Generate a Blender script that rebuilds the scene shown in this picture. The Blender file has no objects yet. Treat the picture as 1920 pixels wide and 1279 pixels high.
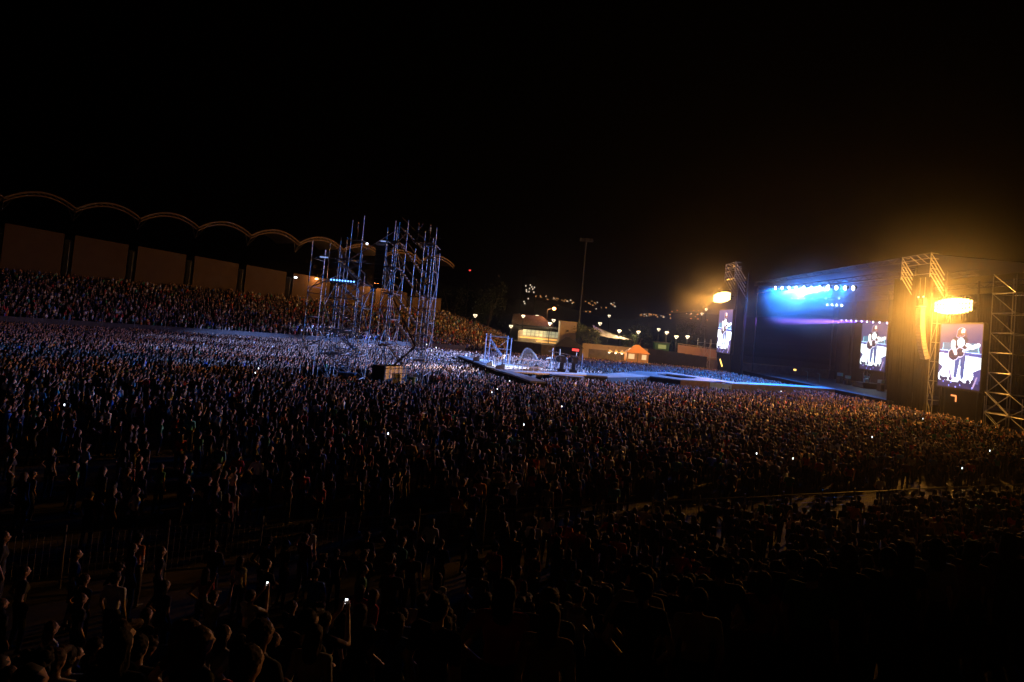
import bpy, bmesh, math, random
import numpy as np
from mathutils import Vector, Matrix

random.seed(7)
RNG = np.random.default_rng(11)
R = math.radians
scene = bpy.context.scene
COL = scene.collection

# ------------------------------------------------------------------ camera
CAM_H = 7.5
PITCH, ROLL = R(2.5), R(5.2)
CAM_F = Vector((0, math.cos(PITCH), math.sin(PITCH)))
_R0 = Vector((1, 0, 0))
_U0 = _R0.cross(CAM_F)
CAM_R = math.cos(ROLL) * _R0 + math.sin(ROLL) * _U0
CAM_U = -math.sin(ROLL) * _R0 + math.cos(ROLL) * _U0
cam_data = bpy.data.cameras.new('camera')
cam = bpy.data.objects.new('camera', cam_data)
COL.objects.link(cam)
m3 = Matrix((CAM_R, CAM_U, -CAM_F)).transposed()
cam.matrix_world = Matrix.Translation((0, 0, CAM_H)) @ m3.to_4x4()
cam_data.sensor_width = 36
cam_data.lens = 24
cam_data.shift_y = -89.5 / 1920
cam_data.clip_start = 0.1
cam_data.clip_end = 9000
scene.camera = cam

# ------------------------------------------------------------------ sky
world = bpy.data.worlds.new('World')
scene.world = world
world.use_nodes = True
wn = world.node_tree
bg = wn.nodes['Background']
skyt = wn.nodes.new('ShaderNodeTexSky')
skyt.sky_type = 'NISHITA'
skyt.sun_disc = False
skyt.sun_elevation = R(-9)
skyt.sun_rotation = R(60)
wn.links.new(skyt.outputs[0], bg.inputs[0])
bg.inputs[1].default_value = 0.05

# ------------------------------------------------------------------ exposure
scene.view_settings.view_transform = 'Standard'
scene.view_settings.look = 'None'
scene.view_settings.exposure = 0.0
scene.view_settings.gamma = 1.0
scene.render.engine = 'CYCLES'
scene.cycles.use_denoising = True
scene.cycles.max_bounces = 5
scene.cycles.diffuse_bounces = 2
scene.cycles.glossy_bounces = 2
scene.cycles.volume_bounces = 0
scene.cycles.transparent_max_bounces = 6
scene.cycles.sample_clamp_indirect = 4.0
scene.cycles.volume_max_steps = 256
scene.cycles.volume_step_rate = 2.0

ORANGE = (1.0, 0.41, 0.06)
FLOOD_POWER = 11000
CROWD_SPOT = 1000000
HAZE_DENSITY = 0.00018

# ================================================================== helpers
def node_mat(name):
    m = bpy.data.materials.new(name)
    m.use_nodes = True
    nt = m.node_tree
    return m, nt, nt.nodes['Principled BSDF']


def mat(name, col, rough=0.75, metal=0.0, var=0.25, scale=3.0, bump=0.0):
    m, nt, b = node_mat(name)
    tc = nt.nodes.new('ShaderNodeTexCoord')
    nz = nt.nodes.new('ShaderNodeTexNoise')
    nz.inputs['Scale'].default_value = scale
    nz.inputs['Detail'].default_value = 6
    nt.links.new(tc.outputs['Object'], nz.inputs['Vector'])
    rp = nt.nodes.new('ShaderNodeValToRGB')
    rp.color_ramp.elements[0].position = 0.3
    rp.color_ramp.elements[1].position = 0.72
    rp.color_ramp.elements[0].color = (*[c * (1 - var) for c in col], 1)
    rp.color_ramp.elements[1].color = (*[min(1, c * (1 + var)) for c in col], 1)
    nt.links.new(nz.outputs['Fac'], rp.inputs[0])
    nt.links.new(rp.outputs[0], b.inputs['Base Color'])
    b.inputs['Roughness'].default_value = rough
    b.inputs['Metallic'].default_value = metal
    if bump:
        bp = nt.nodes.new('ShaderNodeBump')
        bp.inputs['Strength'].default_value = bump
        nt.links.new(nz.outputs['Fac'], bp.inputs['Height'])
        nt.links.new(bp.outputs[0], b.inputs['Normal'])
    return m


def emit(name, col, strength, sample=True):
    m, nt, b = node_mat(name)
    b.inputs['Base Color'].default_value = (*[c * 0.5 for c in col], 1)
    b.inputs['Emission Color'].default_value = (*col, 1)
    b.inputs['Emission Strength'].default_value = strength
    if not sample:
        m.cycles.emission_sampling = 'NONE'
    return m


def tag(o, label=None, cat=None, group=None, kind=None):
    if label: o['label'] = label
    if cat: o['category'] = cat
    if group: o['group'] = group
    if kind: o['kind'] = kind
    return o


def empty(name, loc, label=None, cat=None, group=None, kind=None):
    o = bpy.data.objects.new(name, None)
    COL.objects.link(o)
    o.location = loc
    o.empty_display_size = 0.2
    return tag(o, label, cat, group, kind)


def wloc(o):
    v = Vector((0, 0, 0))
    while o is not None:
        v += Vector(o.location)
        o = o.parent
    return v


class MB:
    """collects simple shapes in world coordinates; build() links them as one mesh"""
    def __init__(self):
        self.v, self.f = [], []

    def add(self, vs, fs):
        n = len(self.v)
        self.v += [tuple(v) for v in vs]
        self.f += [tuple(i + n for i in f) for f in fs]
        return self

    def box(self, c, s, rz=0.0, M=None):
        hx, hy, hz = s[0] / 2, s[1] / 2, s[2] / 2
        vs = [Vector((x, y, z)) for x in (-hx, hx) for y in (-hy, hy) for z in (-hz, hz)]
        rot = M if M is not None else Matrix.Rotation(rz, 3, 'Z')
        c = Vector(c)
        vs = [rot @ v + c for v in vs]
        return self.add(vs, [(0, 1, 3, 2), (4, 6, 7, 5), (0, 4, 5, 1), (2, 3, 7, 6), (0, 2, 6, 4), (1, 5, 7, 3)])

    def tube(self, a, b, r, n=8, r1=None):
        a, b = Vector(a), Vector(b)
        r1 = r if r1 is None else r1
        d = (b - a).normalized()
        x = d.orthogonal().normalized()
        y = d.cross(x)
        vs = []
        for p, rr in ((a, r), (b, r1)):
            for i in range(n):
                t = 2 * math.pi * i / n
                vs.append(p + (x * math.cos(t) + y * math.sin(t)) * rr)
        fs = [(i, (i + 1) % n, n + (i + 1) % n, n + i) for i in range(n)]
        fs += [tuple(range(n - 1, -1, -1)), tuple(range(n, 2 * n))]
        return self.add(vs, fs)

    def path(self, pts, r, n=6):
        for a, b in zip(pts[:-1], pts[1:]):
            self.tube(a, b, r, n)
        return self

    def prism(self, poly, z0, z1):
        n = len(poly)
        vs = [(x, y, z0) for x, y in poly] + [(x, y, z1) for x, y in poly]
        fs = [(i, (i + 1) % n, n + (i + 1) % n, n + i) for i in range(n)]
        fs += [tuple(range(n - 1, -1, -1)), tuple(range(n, 2 * n))]
        return self.add(vs, fs)

    def quad(self, a, b, c, d, th=0.03):
        a, b, c, d = map(Vector, (a, b, c, d))
        nn = (b - a).cross(d - a).normalized() * th
        vs = [a, b, c, d, a + nn, b + nn, c + nn, d + nn]
        return self.add(vs, [(3, 2, 1, 0), (4, 5, 6, 7), (0, 1, 5, 4), (1, 2, 6, 5), (2, 3, 7, 6), (3, 0, 4, 7)])

    def ell(self, c, r, nu=10, nv=6, M=None):
        c = Vector(c)
        vs = [Vector((0, 0, -r[2]))]
        for j in range(1, nv):
            t = -math.pi / 2 + math.pi * j / nv
            for i in range(nu):
                a = 2 * math.pi * i / nu
                vs.append(Vector((r[0] * math.cos(t) * math.cos(a), r[1] * math.cos(t) * math.sin(a), r[2] * math.sin(t))))
        vs.append(Vector((0, 0, r[2])))
        if M is not None:
            vs = [M @ v for v in vs]
        vs = [v + c for v in vs]
        fs = [(0, 1 + (i + 1) % nu, 1 + i) for i in range(nu)]
        for j in range(nv - 2):
            o = 1 + j * nu
            fs += [(o + i, o + (i + 1) % nu, o + nu + (i + 1) % nu, o + nu + i) for i in range(nu)]
        o = 1 + (nv - 2) * nu
        fs += [(o + i, o + (i + 1) % nu, len(vs) - 1) for i in range(nu)]
        return self.add(vs, fs)

    def build(self, name, material, parent=None, origin=None, smooth=False):
        base = wloc(parent) if parent is not None else Vector((0, 0, 0))
        org = Vector(origin) if origin is not None else Vector((0, 0, 0))
        sh = base + org
        me = bpy.data.meshes.new(name)
        me.from_pydata([(x - sh.x, y - sh.y, z - sh.z) for x, y, z in self.v], [], self.f)
        if smooth:
            me.polygons.foreach_set('use_smooth', [True] * len(me.polygons))
        me.materials.append(material)
        o = bpy.data.objects.new(name, me)
        COL.objects.link(o)
        o.location = org
        o.parent = parent
        return o


def tube(name, a, b, r, material, parent, n=8):
    return MB().tube(a, b, r, n).build(name, material, parent)


def lamp(kind, name, loc, target, energy, color, parent=None, **kw):
    l = bpy.data.lights.new(name, kind)
    l.energy = energy
    l.color = color
    for k, v in kw.items():
        setattr(l, k, v)
    o = bpy.data.objects.new(name, l)
    COL.objects.link(o)
    o.parent = parent
    base = wloc(parent) if parent is not None else Vector((0, 0, 0))
    o.location = Vector(loc) - base
    if target is not None:
        d = Vector(target) - Vector(loc)
        o.rotation_euler = d.to_track_quat('-Z', 'Y').to_euler()
    return o


# ------------------------------------------------------------------ materials
M_field = mat('trodden_field', (0.06, 0.044, 0.032), 0.95, 0, 0.45, 0.35, 0.4)
M_concrete = mat('terrace_concrete', (0.14, 0.125, 0.11), 0.9, 0, 0.25, 1.2, 0.2)
M_wall = mat('ochre_render_wall', (0.11, 0.07, 0.042), 0.9, 0, 0.12, 0.6)
M_darkcol = mat('dark_painted_steel', (0.03, 0.03, 0.034), 0.6, 0, 0.3, 2)
M_roof = mat('dark_roof_membrane', (0.05, 0.045, 0.04), 0.8, 0, 0.2, 0.5)
M_arch = mat('pale_arch_tube', (0.24, 0.16, 0.10), 0.6, 0, 0.12, 2)
M_steel = mat('galvanised_scaffold', (0.42, 0.43, 0.46), 0.42, 0.5, 0.25, 9)
M_plank = mat('scaffold_plank', (0.16, 0.13, 0.10), 0.85, 0, 0.3, 5)
M_black = mat('black_cloth', (0.012, 0.012, 0.013), 0.95, 0, 0.4, 1.5)
M_blackbox = mat('black_cabinet', (0.022, 0.022, 0.024), 0.6, 0, 0.3, 6)
M_drape = mat('brown_black_drape', (0.016, 0.013, 0.012), 0.95, 0, 0.4, 0.9)
M_deck = mat('stage_deck_grey', (0.24, 0.27, 0.31), 0.5, 0, 0.12, 0.8)
M_deckdark = mat('stage_deck_dark', (0.03, 0.03, 0.032), 0.55, 0, 0.3, 1.0)
M_skirt = mat('brown_skirt_cloth', (0.17, 0.12, 0.10), 0.95, 0, 0.3, 2)
M_white = mat('white_paint', (0.78, 0.78, 0.76), 0.5, 0, 0.06, 3)
M_fence = mat('fence_steel', (0.15, 0.145, 0.14), 0.45, 0.3, 0.2, 8)
M_panelgrey = mat('grey_fence_sheet', (0.09, 0.09, 0.10), 0.85, 0, 0.3, 1.2)
M_hill = mat('dark_hillside', (0.035, 0.035, 0.028), 1.0, 0, 0.4, 0.01)
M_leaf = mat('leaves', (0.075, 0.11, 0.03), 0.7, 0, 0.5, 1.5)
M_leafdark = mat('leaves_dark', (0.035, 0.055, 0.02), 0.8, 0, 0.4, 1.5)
M_bark = mat('bark', (0.09, 0.065, 0.045), 0.95, 0, 0.3, 4)
M_stone = mat('buff_building_render', (0.42, 0.36, 0.28), 0.9, 0, 0.12, 0.8)
M_pink = mat('pink_wall_render', (0.36, 0.24, 0.21), 0.9, 0, 0.12, 0.8)
M_tent = mat('white_canvas', (0.70, 0.62, 0.52), 0.85, 0, 0.08, 1.5)
M_lime = mat('lime_high_visibility', (0.16, 0.62, 0.03), 0.7, 0, 0.12, 6)
M_bluebox = mat('pale_blue_case', (0.30, 0.48, 0.72), 0.6, 0, 0.12, 4)
M_green = mat('green_drum_plastic', (0.012, 0.09, 0.025), 0.5, 0, 0.15, 4)
M_wood = mat('brown_guitar_wood', (0.16, 0.06, 0.025), 0.35, 0, 0.3, 8)

E_flood = emit('flood_lamp_glass', (1.0, 0.76, 0.27), 5.0, False)
E_bluelamp = emit('blue_white_lamp_glass', (0.72, 0.88, 1.0), 40.0, False)
E_smallblue = emit('small_blue_lamp', (0.45, 0.75, 1.0), 12.0, False)
E_violet = emit('violet_lamp', (0.72, 0.58, 1.0), 12.0, False)
E_warm = emit('warm_lamp', (1.0, 0.80, 0.52), 2.0, False)
E_sodium = emit('sodium_lamp', (1.0, 0.36, 0.10), 14.0, False)
E_phone = emit('phone_light', (0.85, 0.93, 1.0), 3.5, False)
E_window = emit('lit_window', (0.75, 0.85, 0.62), 0.28)
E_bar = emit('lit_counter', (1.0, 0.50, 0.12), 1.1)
E_red = emit('red_light', (1.0, 0.06, 0.05), 2.0, False)
E_city = emit('city_lamp', (1.0, 0.42, 0.14), 0.7, False)
E_citywhite = emit('city_lamp_white', (1.0, 0.80, 0.58), 0.9, False)
E_neonblue = emit('blue_strip_light', (0.12, 0.35, 1.0), 5.0, False)
E_yellow = emit('yellow_sign_light', (1.0, 0.62, 0.12), 3.0, False)

# ================================================================== layout frames
FD = Vector((0.889, 0.458))            # along the near fence
FN = Vector((0.458, -0.889))           # from the fence back towards the camera
FP = Vector((-4.3, 20.3))


def fence_pt(s, n, z=0.0):
    p = FP + FD * s + FN * n
    return Vector((p.x, p.y, z))


GP = Vector((-72.8, 112.0))            # grandstand roof front, bay line
GD = Vector((0.763, 0.646))
GN = Vector((-0.646, 0.763))           # outward, away from the field
BAY = 9.6


def gs(t, o, z=0.0):
    p = GP + GD * t + GN * o
    return Vector((p.x, p.y, z))


def gs_edge(t):                        # field edge of the bank: distance in front of the roof line
    return -18.5 - 0.085 * max(0, t)


TER0, RISE = 7.5, 0.36


def ter_z(n):                          # near terrace height at distance n behind the fence
    i = math.floor((n - TER0) / 0.8)
    return 0.0 if i < 0 else RISE * (i + 1)


BANK_X = -15.0                         # beyond this the bank falls away to its end at x = 0


def bank_drop(x):
    return 1.0 if x < BANK_X else 1.0 - 0.6 * min(1.0, (x - BANK_X) / -BANK_X)


def bank_z(t, o):
    e = gs_edge(t)
    z = 1.0 + max(0.0, (o - e)) / (2.5 - e) * 6.6
    return z * bank_drop(gs(t, o).x)


def bank_t(x, o):                      # place along the bank where a line at o reaches x
    return (x + 72.8 + 0.646 * o) / 0.763


# ================================================================== setting
g = MB()
g.add([(-4000, -800, 0), (4000, -800, 0), (4000, 5000, 0), (-4000, 5000, 0)], [(0, 1, 2, 3)])
tag(g.build('ground', M_field), 'brown trodden field ground under the crowd', kind='structure')

# near terrace with single concrete steps
ter = empty('terrace', fence_pt(0, TER0), 'stepped concrete terrace under the nearest spectators', kind='structure')
ang = math.atan2(FD.y, FD.x)
for i in range(22):
    n0 = TER0 + 0.8 * i
    c = fence_pt(10, n0 + 0.4, RISE * 0.5 * (i + 1))
    MB().box(c, (90, 0.796, RISE * (i + 1)), ang).build('step', M_concrete, ter)

# far hills
hv, hf = [], []
NX, NY = 60, 10
def hill_h(x, y):
    px = x / y
    e = 0.045 - 0.012 * math.sin(px * 9 + 0.6) - 0.02 * px + 0.006 * math.sin(px * 31)
    return e * y
for j in range(NY + 1):
    for i in range(NX + 1):
        y = 700 + 1900 * j / NY
        x = (-1.3 + 2.6 * i / NX) * y
        k = j / NY
        hv.append((x, y, -2 + hill_h(x, y) * min(1, k * 1.15) + 12 * k * math.sin(x * 0.004 + j)))
for j in range(NY):
    for i in range(NX):
        a = j * (NX + 1) + i
        hf.append((a, a + 1, a + NX + 2, a + NX + 1))
tag(MB().add(hv, hf).build('hills', M_hill, smooth=True), 'dark hills behind the venue', kind='structure')

# raised terrace of the venue behind the field
tag(MB().prism([(8, 160), (48, 158), (110, 175), (110, 260), (-40, 260), (-6, 185)], -0.1, 3.2).build('embankment', M_concrete),
    'raised paved ground behind the far end of the field', kind='structure')

# ================================================================== people
SK, SH, TR, SO, DK, HA = 0, 1, 2, 3, 4, 5      # skin, shirt, trousers, shoe, dark detail, hair


def V(*a):
    return Vector(a)


def person_prims(pose, fem=False, sleeve=0.6, stance=0.0):
    """tapered capsules and ellipsoids of one figure, facing +Y, feet at z=0, 1.72 m tall"""
    P = []
    def cap(a, b, r0, r1, t): P.append(('c', Vector(a), Vector(b), r0, r1, t))
    def ell(c, r, t): P.append(('e', Vector(c), Vector(r), t))
    hw = 0.095 if not fem else 0.10
    st = stance
    for s in (-1, 1):
        fy = 0.10 * st * s
        hip = V(s * hw, 0, 0.90)
        knee = V(s * (hw + 0.015), 0.03 + fy * 0.8, 0.49)
        ank = V(s * (hw + 0.025), -0.02 + fy * 1.6, 0.09)
        cap(hip, knee, 0.088, 0.058, TR)
        cap(knee, ank, 0.058, 0.042, TR)
        cap(ank + V(0, -0.03, -0.045), ank + V(s * 0.02, 0.15, -0.055), 0.043, 0.036, SO)
    ell((0, -0.01, 0.94), (0.165, 0.115, 0.13), TR)
    ell((0, 0.0, 1.10), (0.135 if fem else 0.148, 0.10, 0.16), SH)
    ell((0, 0.005, 1.29), (0.155 if fem else 0.178, 0.115, 0.17), SH)
    if fem:
        ell((0, 0.075, 1.28), (0.12, 0.06, 0.07), SH)
    sw = 0.165 if fem else 0.19
    cap((-sw, 0, 1.405), (sw, 0, 1.405), 0.058, 0.058, SH)
    cap((0, -0.01, 1.40), (0, 0.012, 1.53), 0.056, 0.05, SK)
    ell((0, 0.015, 1.618), (0.074, 0.093, 0.108), SK)
    ell((0, 0.06, 1.555), (0.045, 0.045, 0.04), SK)            # jaw and chin
    cap((0, 0.10, 1.635), (0, 0.122, 1.60), 0.012, 0.017, SK)   # nose
    for s in (-1, 1):
        ell((s * 0.077, 0.0, 1.61), (0.014, 0.022, 0.034), SK)
        ell((s * 0.032, 0.097, 1.632), (0.015, 0.012, 0.010), DK)
    ell((0, 0.104, 1.568), (0.024, 0.010, 0.008), DK)
    def arm(s, elb, wri, fdir, curl=0.5):
        shd = V(s * sw, 0, 1.40)
        elb, wri = Vector(elb), Vector(wri)
        mid = shd.lerp(elb, sleeve)
        ru, re, rw = (0.047, 0.038, 0.026) if fem else (0.054, 0.043, 0.030)
        rm = ru + (re - ru) * sleeve
        cap(shd, mid, ru + 0.006, rm + 0.006, SH)
        cap(mid, elb, rm, re, SK)
        cap(elb, wri, re, rw, SK)
        f = Vector(fdir).normalized()
        side = f.cross(V(0, 0, 1))
        if side.length < 0.2:
            side = f.cross(V(0, 1, 0))
        side.normalize()
        nrm = side.cross(f).normalized()
        pal = wri + f * 0.045
        P.append(('c', wri + f * 0.01, wri + f * 0.075, 0.027, 0.030, SK))
        for k, ln in enumerate((0.068, 0.078, 0.074, 0.058)):
            b0 = wri + f * 0.085 + side * (k - 1.5) * 0.019
            b1 = b0 + f * ln * 0.5 - nrm * 0.012 * curl * 2
            b2 = b1 + (f - nrm * curl * 1.4).normalized() * ln * 0.5
            cap(b0, b1, 0.0095, 0.009, SK)
            cap(b1, b2, 0.009, 0.0075, SK)
        t0 = wri + f * 0.03 + side * 0.028 * -s
        cap(t0, t0 + (f * 0.6 - side * s).normalized() * 0.06, 0.011, 0.009, SK)
    D = dict
    down = lambda s: arm(s, (s * (sw + 0.06), -0.04, 1.13), (s * (sw + 0.05), 0.06, 0.90), (0, 0.25, -1))
    up = lambda s, sp=0.07: arm(s, (s * (sw + 0.14), 0.08, 1.55), (s * (sw + sp), 0.20, 1.80), (0.05 * s, 0.25, 1))
    if pose == 'down':
        down(-1); down(1)
    elif pose == 'crossed':
        arm(-1, (-sw - 0.05, 0.05, 1.17), (0.06, 0.17, 1.20), (1, 0.1, 0.1))
        arm(1, (sw + 0.05, 0.05, 1.17), (-0.06, 0.20, 1.17), (-1, 0.05, 0.2))
    elif pose == 'hip':
        arm(-1, (-sw - 0.17, -0.08, 1.17), (-sw - 0.0, 0.04, 1.00), (1, 0.3, -0.5)); down(1)
    elif pose == 'one_up':
        down(-1); up(1)
    elif pose == 'other_up':
        up(-1); down(1)
    elif pose == 'both_up':
        up(-1); up(1)
    elif pose == 'point':
        down(-1); arm(1, (sw + 0.05, 0.24, 1.47), (sw + 0.0, 0.46, 1.62), (0, 1, 0.6), 0.2)
    elif pose == 'point2':
        arm(-1, (-sw - 0.05, 0.22, 1.50), (-sw - 0.0, 0.38, 1.72), (0, 0.7, 1), 0.2); arm(1, (sw + 0.05, 0.24, 1.47), (sw, 0.42, 1.66), (0, 0.8, 0.9), 0.2)
    elif pose == 'phone':
        arm(-1, (-sw - 0.05, 0.20, 1.30), (-0.06, 0.38, 1.62), (0.2, 0.15, 1), 0.7)
        arm(1, (sw + 0.05, 0.20, 1.30), (0.06, 0.38, 1.62), (-0.2, 0.15, 1), 0.7)
    elif pose == 'clap':
        arm(-1, (-sw - 0.10, 0.16, 1.42), (-0.05, 0.24, 1.72), (0.2, 0.2, 1), 0.1)
        arm(1, (sw + 0.10, 0.16, 1.42), (0.05, 0.24, 1.72), (-0.2, 0.2, 1), 0.1)
    elif pose == 'pocket':
        arm(-1, (-sw - 0.12, -0.10, 1.15), (-sw + 0.01, 0.06, 0.96), (0.3, 0.3, -1)); arm(1, (sw + 0.12, -0.10, 1.15), (sw - 0.01, 0.06, 0.96), (-0.3, 0.3, -1))
    elif pose == 'guitar':
        arm(-1, (-sw - 0.16, 0.02, 1.18), (-0.05, 0.20, 1.08), (1, 0.15, -0.2)); arm(1, (sw + 0.13, 0.12, 1.14), (sw + 0.22, 0.30, 1.24), (0.2, -0.1, 1), 0.9)
    return P


def bm_capsule(bm, a, b, r0, r1, n=10):
    d = b - a
    L = max(d.length, 1e-4)
    d = d / L
    x = d.orthogonal().normalized(); y = d.cross(x)
    rings = []
    prof = []
    for k in range(1, 4):
        t = math.pi / 2 * (1 - k / 3.0)
        prof.append((-r0 * math.sin(t), r0 * math.cos(t)))
    for k in range(0, 3):
        t = math.pi / 2 * (k / 3.0)
        prof.append((L + r1 * math.sin(t), r1 * math.cos(t)))
    p0 = bm.verts.new(a - d * r0); p1 = bm.verts.new(b + d * r1)
    for h, rr in prof:
        rings.append([bm.verts.new(a + d * h + (x * math.cos(2 * math.pi * i / n) + y * math.sin(2 * math.pi * i / n)) * rr) for i in range(n)])
    for i in range(n):
        j = (i + 1) % n
        bm.faces.new((p0, rings[0][j], rings[0][i]))
        bm.faces.new((p1, rings[-1][i], rings[-1][j]))
        for q in range(len(rings) - 1):
            bm.faces.new((rings[q][i], rings[q][j], rings[q + 1][j], rings[q + 1][i]))


def prims_mesh(prims):
    bm = bmesh.new()
    for p in prims:
        if p[0] == 'c':
            bm_capsule(bm, p[1], p[2], p[3], p[4])
        else:
            bmesh.ops.create_uvsphere(bm, u_segments=14, v_segments=9, radius=1.0,
                                      matrix=Matrix.Translation(p[1]) @ Matrix.Diagonal((*p[2], 1)))
    me = bpy.data.meshes.new('figure')
    bm.to_mesh(me); bm.free()
    return me


def remeshed(me, voxel, smooth, ratios):
    """union of all shells as one continuous skin, then thinned to each ratio"""
    o = bpy.data.objects.new('figure', me)
    COL.objects.link(o)
    md = o.modifiers.new('r', 'REMESH'); md.mode = 'VOXEL'; md.voxel_size = voxel
    sm = o.modifiers.new('s', 'SMOOTH'); sm.factor = 0.5; sm.iterations = smooth
    out = []
    dc = None
    for r in ratios:
        if dc is None:
            dc = o.modifiers.new('d', 'DECIMATE')
        dg0 = bpy.context.evaluated_depsgraph_get()
        dc.ratio = 1.0
        if r > 1:                                   # r = wanted triangles
            dg0.update()
            n = len(o.evaluated_get(dg0).data.polygons) * 2
            dc.ratio = min(1.0, r / max(n, 1))
            dg0.update()
        ev = o.evaluated_get(dg0)
        out.append(bpy.data.meshes.new_from_object(ev))
    bpy.data.objects.remove(o)
    return out


def prim_dist(C, p):
    if p[0] == 'c':
        a = np.array(p[1]); b = np.array(p[2]); ab = b - a
        t = np.clip(((C - a) @ ab) / max(ab @ ab, 1e-9), 0, 1)
        q = a + t[:, None] * ab
        return np.linalg.norm(C - q, axis=1) - (p[3] + (p[4] - p[3]) * t)
    c = np.array(p[1]); r = np.array(p[2])
    k = np.linalg.norm((C - c) / r, axis=1)
    return (k - 1) * r.min()


def classify(me, prims):
    n = len(me.polygons)
    C = np.empty(n * 3); me.polygons.foreach_get('center', C); C = C.reshape(-1, 3)
    best = np.full(n, 1e9); cl = np.zeros(n, int)
    for p in prims:
        d = prim_dist(C, p)
        k = d < best
        best[k] = d[k]; cl[k] = p[-1]
    return cl


def hair_prims(style):
    H = []
    e = lambda c, r: H.append(('e', Vector(c), Vector(r), HA))
    e((0, -0.012, 1.648), (0.088, 0.096, 0.094))
    e((0, -0.045, 1.60), (0.080, 0.066, 0.085))
    if style == 'long':
        e((0, -0.062, 1.50), (0.088, 0.05, 0.17))
        e((0.06, -0.02, 1.55), (0.034, 0.05, 0.13)); e((-0.06, -0.02, 1.55), (0.034, 0.05, 0.13))
    elif style == 'bob':
        e((0, -0.04, 1.56), (0.094, 0.07, 0.09))
    elif style == 'tail':
        e((0, -0.11, 1.66), (0.03, 0.03, 0.03)); e((0, -0.135, 1.56), (0.028, 0.028, 0.12))
    elif style == 'cap':
        H.append(('c', V(0, 0.06, 1.675), V(0, 0.15, 1.662), 0.05, 0.035, HA))
    elif style == 'curly':
        for k in range(14):
            a = k * 2.4
            e((0.085 * math.cos(a), -0.02 + 0.085 * math.sin(a), 1.60 + 0.009 * k), (0.04, 0.04, 0.04))
    return H


# materials of single people (colour of the top from the object's own colour)
def obj_col_mat():
    m, nt, b = node_mat('top_fabric')
    oi = nt.nodes.new('ShaderNodeObjectInfo')
    nz = nt.nodes.new('ShaderNodeTexNoise'); nz.inputs['Scale'].default_value = 9
    mx = nt.nodes.new('ShaderNodeMix'); mx.data_type = 'RGBA'; mx.blend_type = 'MULTIPLY'
    mx.inputs[0].default_value = 0.5
    nt.links.new(oi.outputs['Color'], mx.inputs[6]); nt.links.new(nz.outputs['Color'], mx.inputs[7])
    nt.links.new(mx.outputs[2], b.inputs['Base Color'])
    b.inputs['Roughness'].default_value = 0.9
    return m


def rand_mat(name, cols, rough):
    m, nt, b = node_mat(name)
    oi = nt.nodes.new('ShaderNodeObjectInfo')
    rp = nt.nodes.new('ShaderNodeValToRGB')
    rp.color_ramp.interpolation = 'CONSTANT'
    for k, c in enumerate(cols):
        if k < 2:
            el = rp.color_ramp.elements[k]; el.position = k / len(cols)
        else:
            el = rp.color_ramp.elements.new(k / len(cols))
        el.color = (*c, 1)
    nt.links.new(oi.outputs['Random'], rp.inputs[0])
    nt.links.new(rp.outputs[0], b.inputs['Base Color'])
    b.inputs['Roughness'].default_value = rough
    return m


SKINS = [(0.42, 0.26, 0.18), (0.35, 0.20, 0.13), (0.28, 0.155, 0.10), (0.46, 0.30, 0.22)]
HAIRS = [(0.012, 0.009, 0.007), (0.02, 0.013, 0.009), (0.035, 0.02, 0.012), (0.008, 0.007, 0.007), (0.06, 0.035, 0.018)]
TROUS = [(0.02, 0.025, 0.05), (0.012, 0.012, 0.014), (0.03, 0.04, 0.08), (0.07, 0.06, 0.045), (0.02, 0.02, 0.022)]
TOPS = [('black', (0.012, 0.012, 0.013), 40), ('charcoal', (0.04, 0.04, 0.045), 12), ('navy', (0.015, 0.022, 0.07), 9),
        ('white', (0.72, 0.72, 0.70), 9), ('pale grey', (0.40, 0.40, 0.40), 6), ('blue', (0.04, 0.12, 0.50), 7),
        ('red', (0.42, 0.03, 0.03), 6), ('maroon', (0.12, 0.015, 0.02), 4), ('green', (0.03, 0.20, 0.07), 3),
        ('orange', (0.55, 0.18, 0.03), 2), ('tan', (0.36, 0.27, 0.17), 4), ('turquoise', (0.05, 0.32, 0.36), 2)]
TOPW = np.array([t[2] for t in TOPS], float); TOPW /= TOPW.sum()
M_skin = rand_mat('skin', SKINS, 0.55)
M_hair = rand_mat('hair', HAIRS, 0.8)
M_hair.node_tree.nodes['Principled BSDF'].inputs['Specular IOR Level'].default_value = 0.25
M_trous = rand_mat('trousers', TROUS, 0.9)
M_top = obj_col_mat()
M_shoe = mat('shoes', (0.02, 0.02, 0.022), 0.6, 0, 0.3, 9)
M_face = mat('eyes_and_lips', (0.05, 0.03, 0.028), 0.5, 0, 0.2, 9)

VARIANTS = [  # pose, female, sleeve, stance, hair, words
    ('down', 0, 0.6, 0.2, 'short', 'arms down'), ('crossed', 0, 0.6, 0.0, 'short', 'arms folded'),
    ('hip', 1, 0.45, 0.1, 'long', 'hand on hip'), ('one_up', 0, 0.6, 0.3, 'short', 'right arm raised'),
    ('other_up', 1, 0.4, 0.2, 'tail', 'left arm raised'), ('both_up', 0, 0.6, 0.2, 'cap', 'both arms raised'),
    ('point', 0, 0.6, 0.4, 'short', 'arm forward'), ('point2', 1, 0.4, 0.2, 'bob', 'arms forward'),
    ('phone', 0, 0.6, 0.1, 'short', 'hands at face'), ('clap', 1, 0.5, 0.1, 'long', 'hands overhead'),
    ('pocket', 0, 0.98, 0.2, 'curly', 'hands in pockets'), ('down', 1, 0.98, -0.2, 'long', 'arms down'),
    ('guitar', 0, 0.6, 0.3, 'long', 'playing guitar'), ('crossed', 0, 0.98, 0.1, 'cap', 'arms folded'),
    ('pocket', 1, 0.5, 0.2, 'tail', 'hands in pockets')]
HAIRWORD = {'short': 'short hair', 'long': 'long hair', 'tail': 'tied back hair', 'cap': 'a dark cap', 'bob': 'bobbed hair', 'curly': 'curly hair'}

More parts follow.
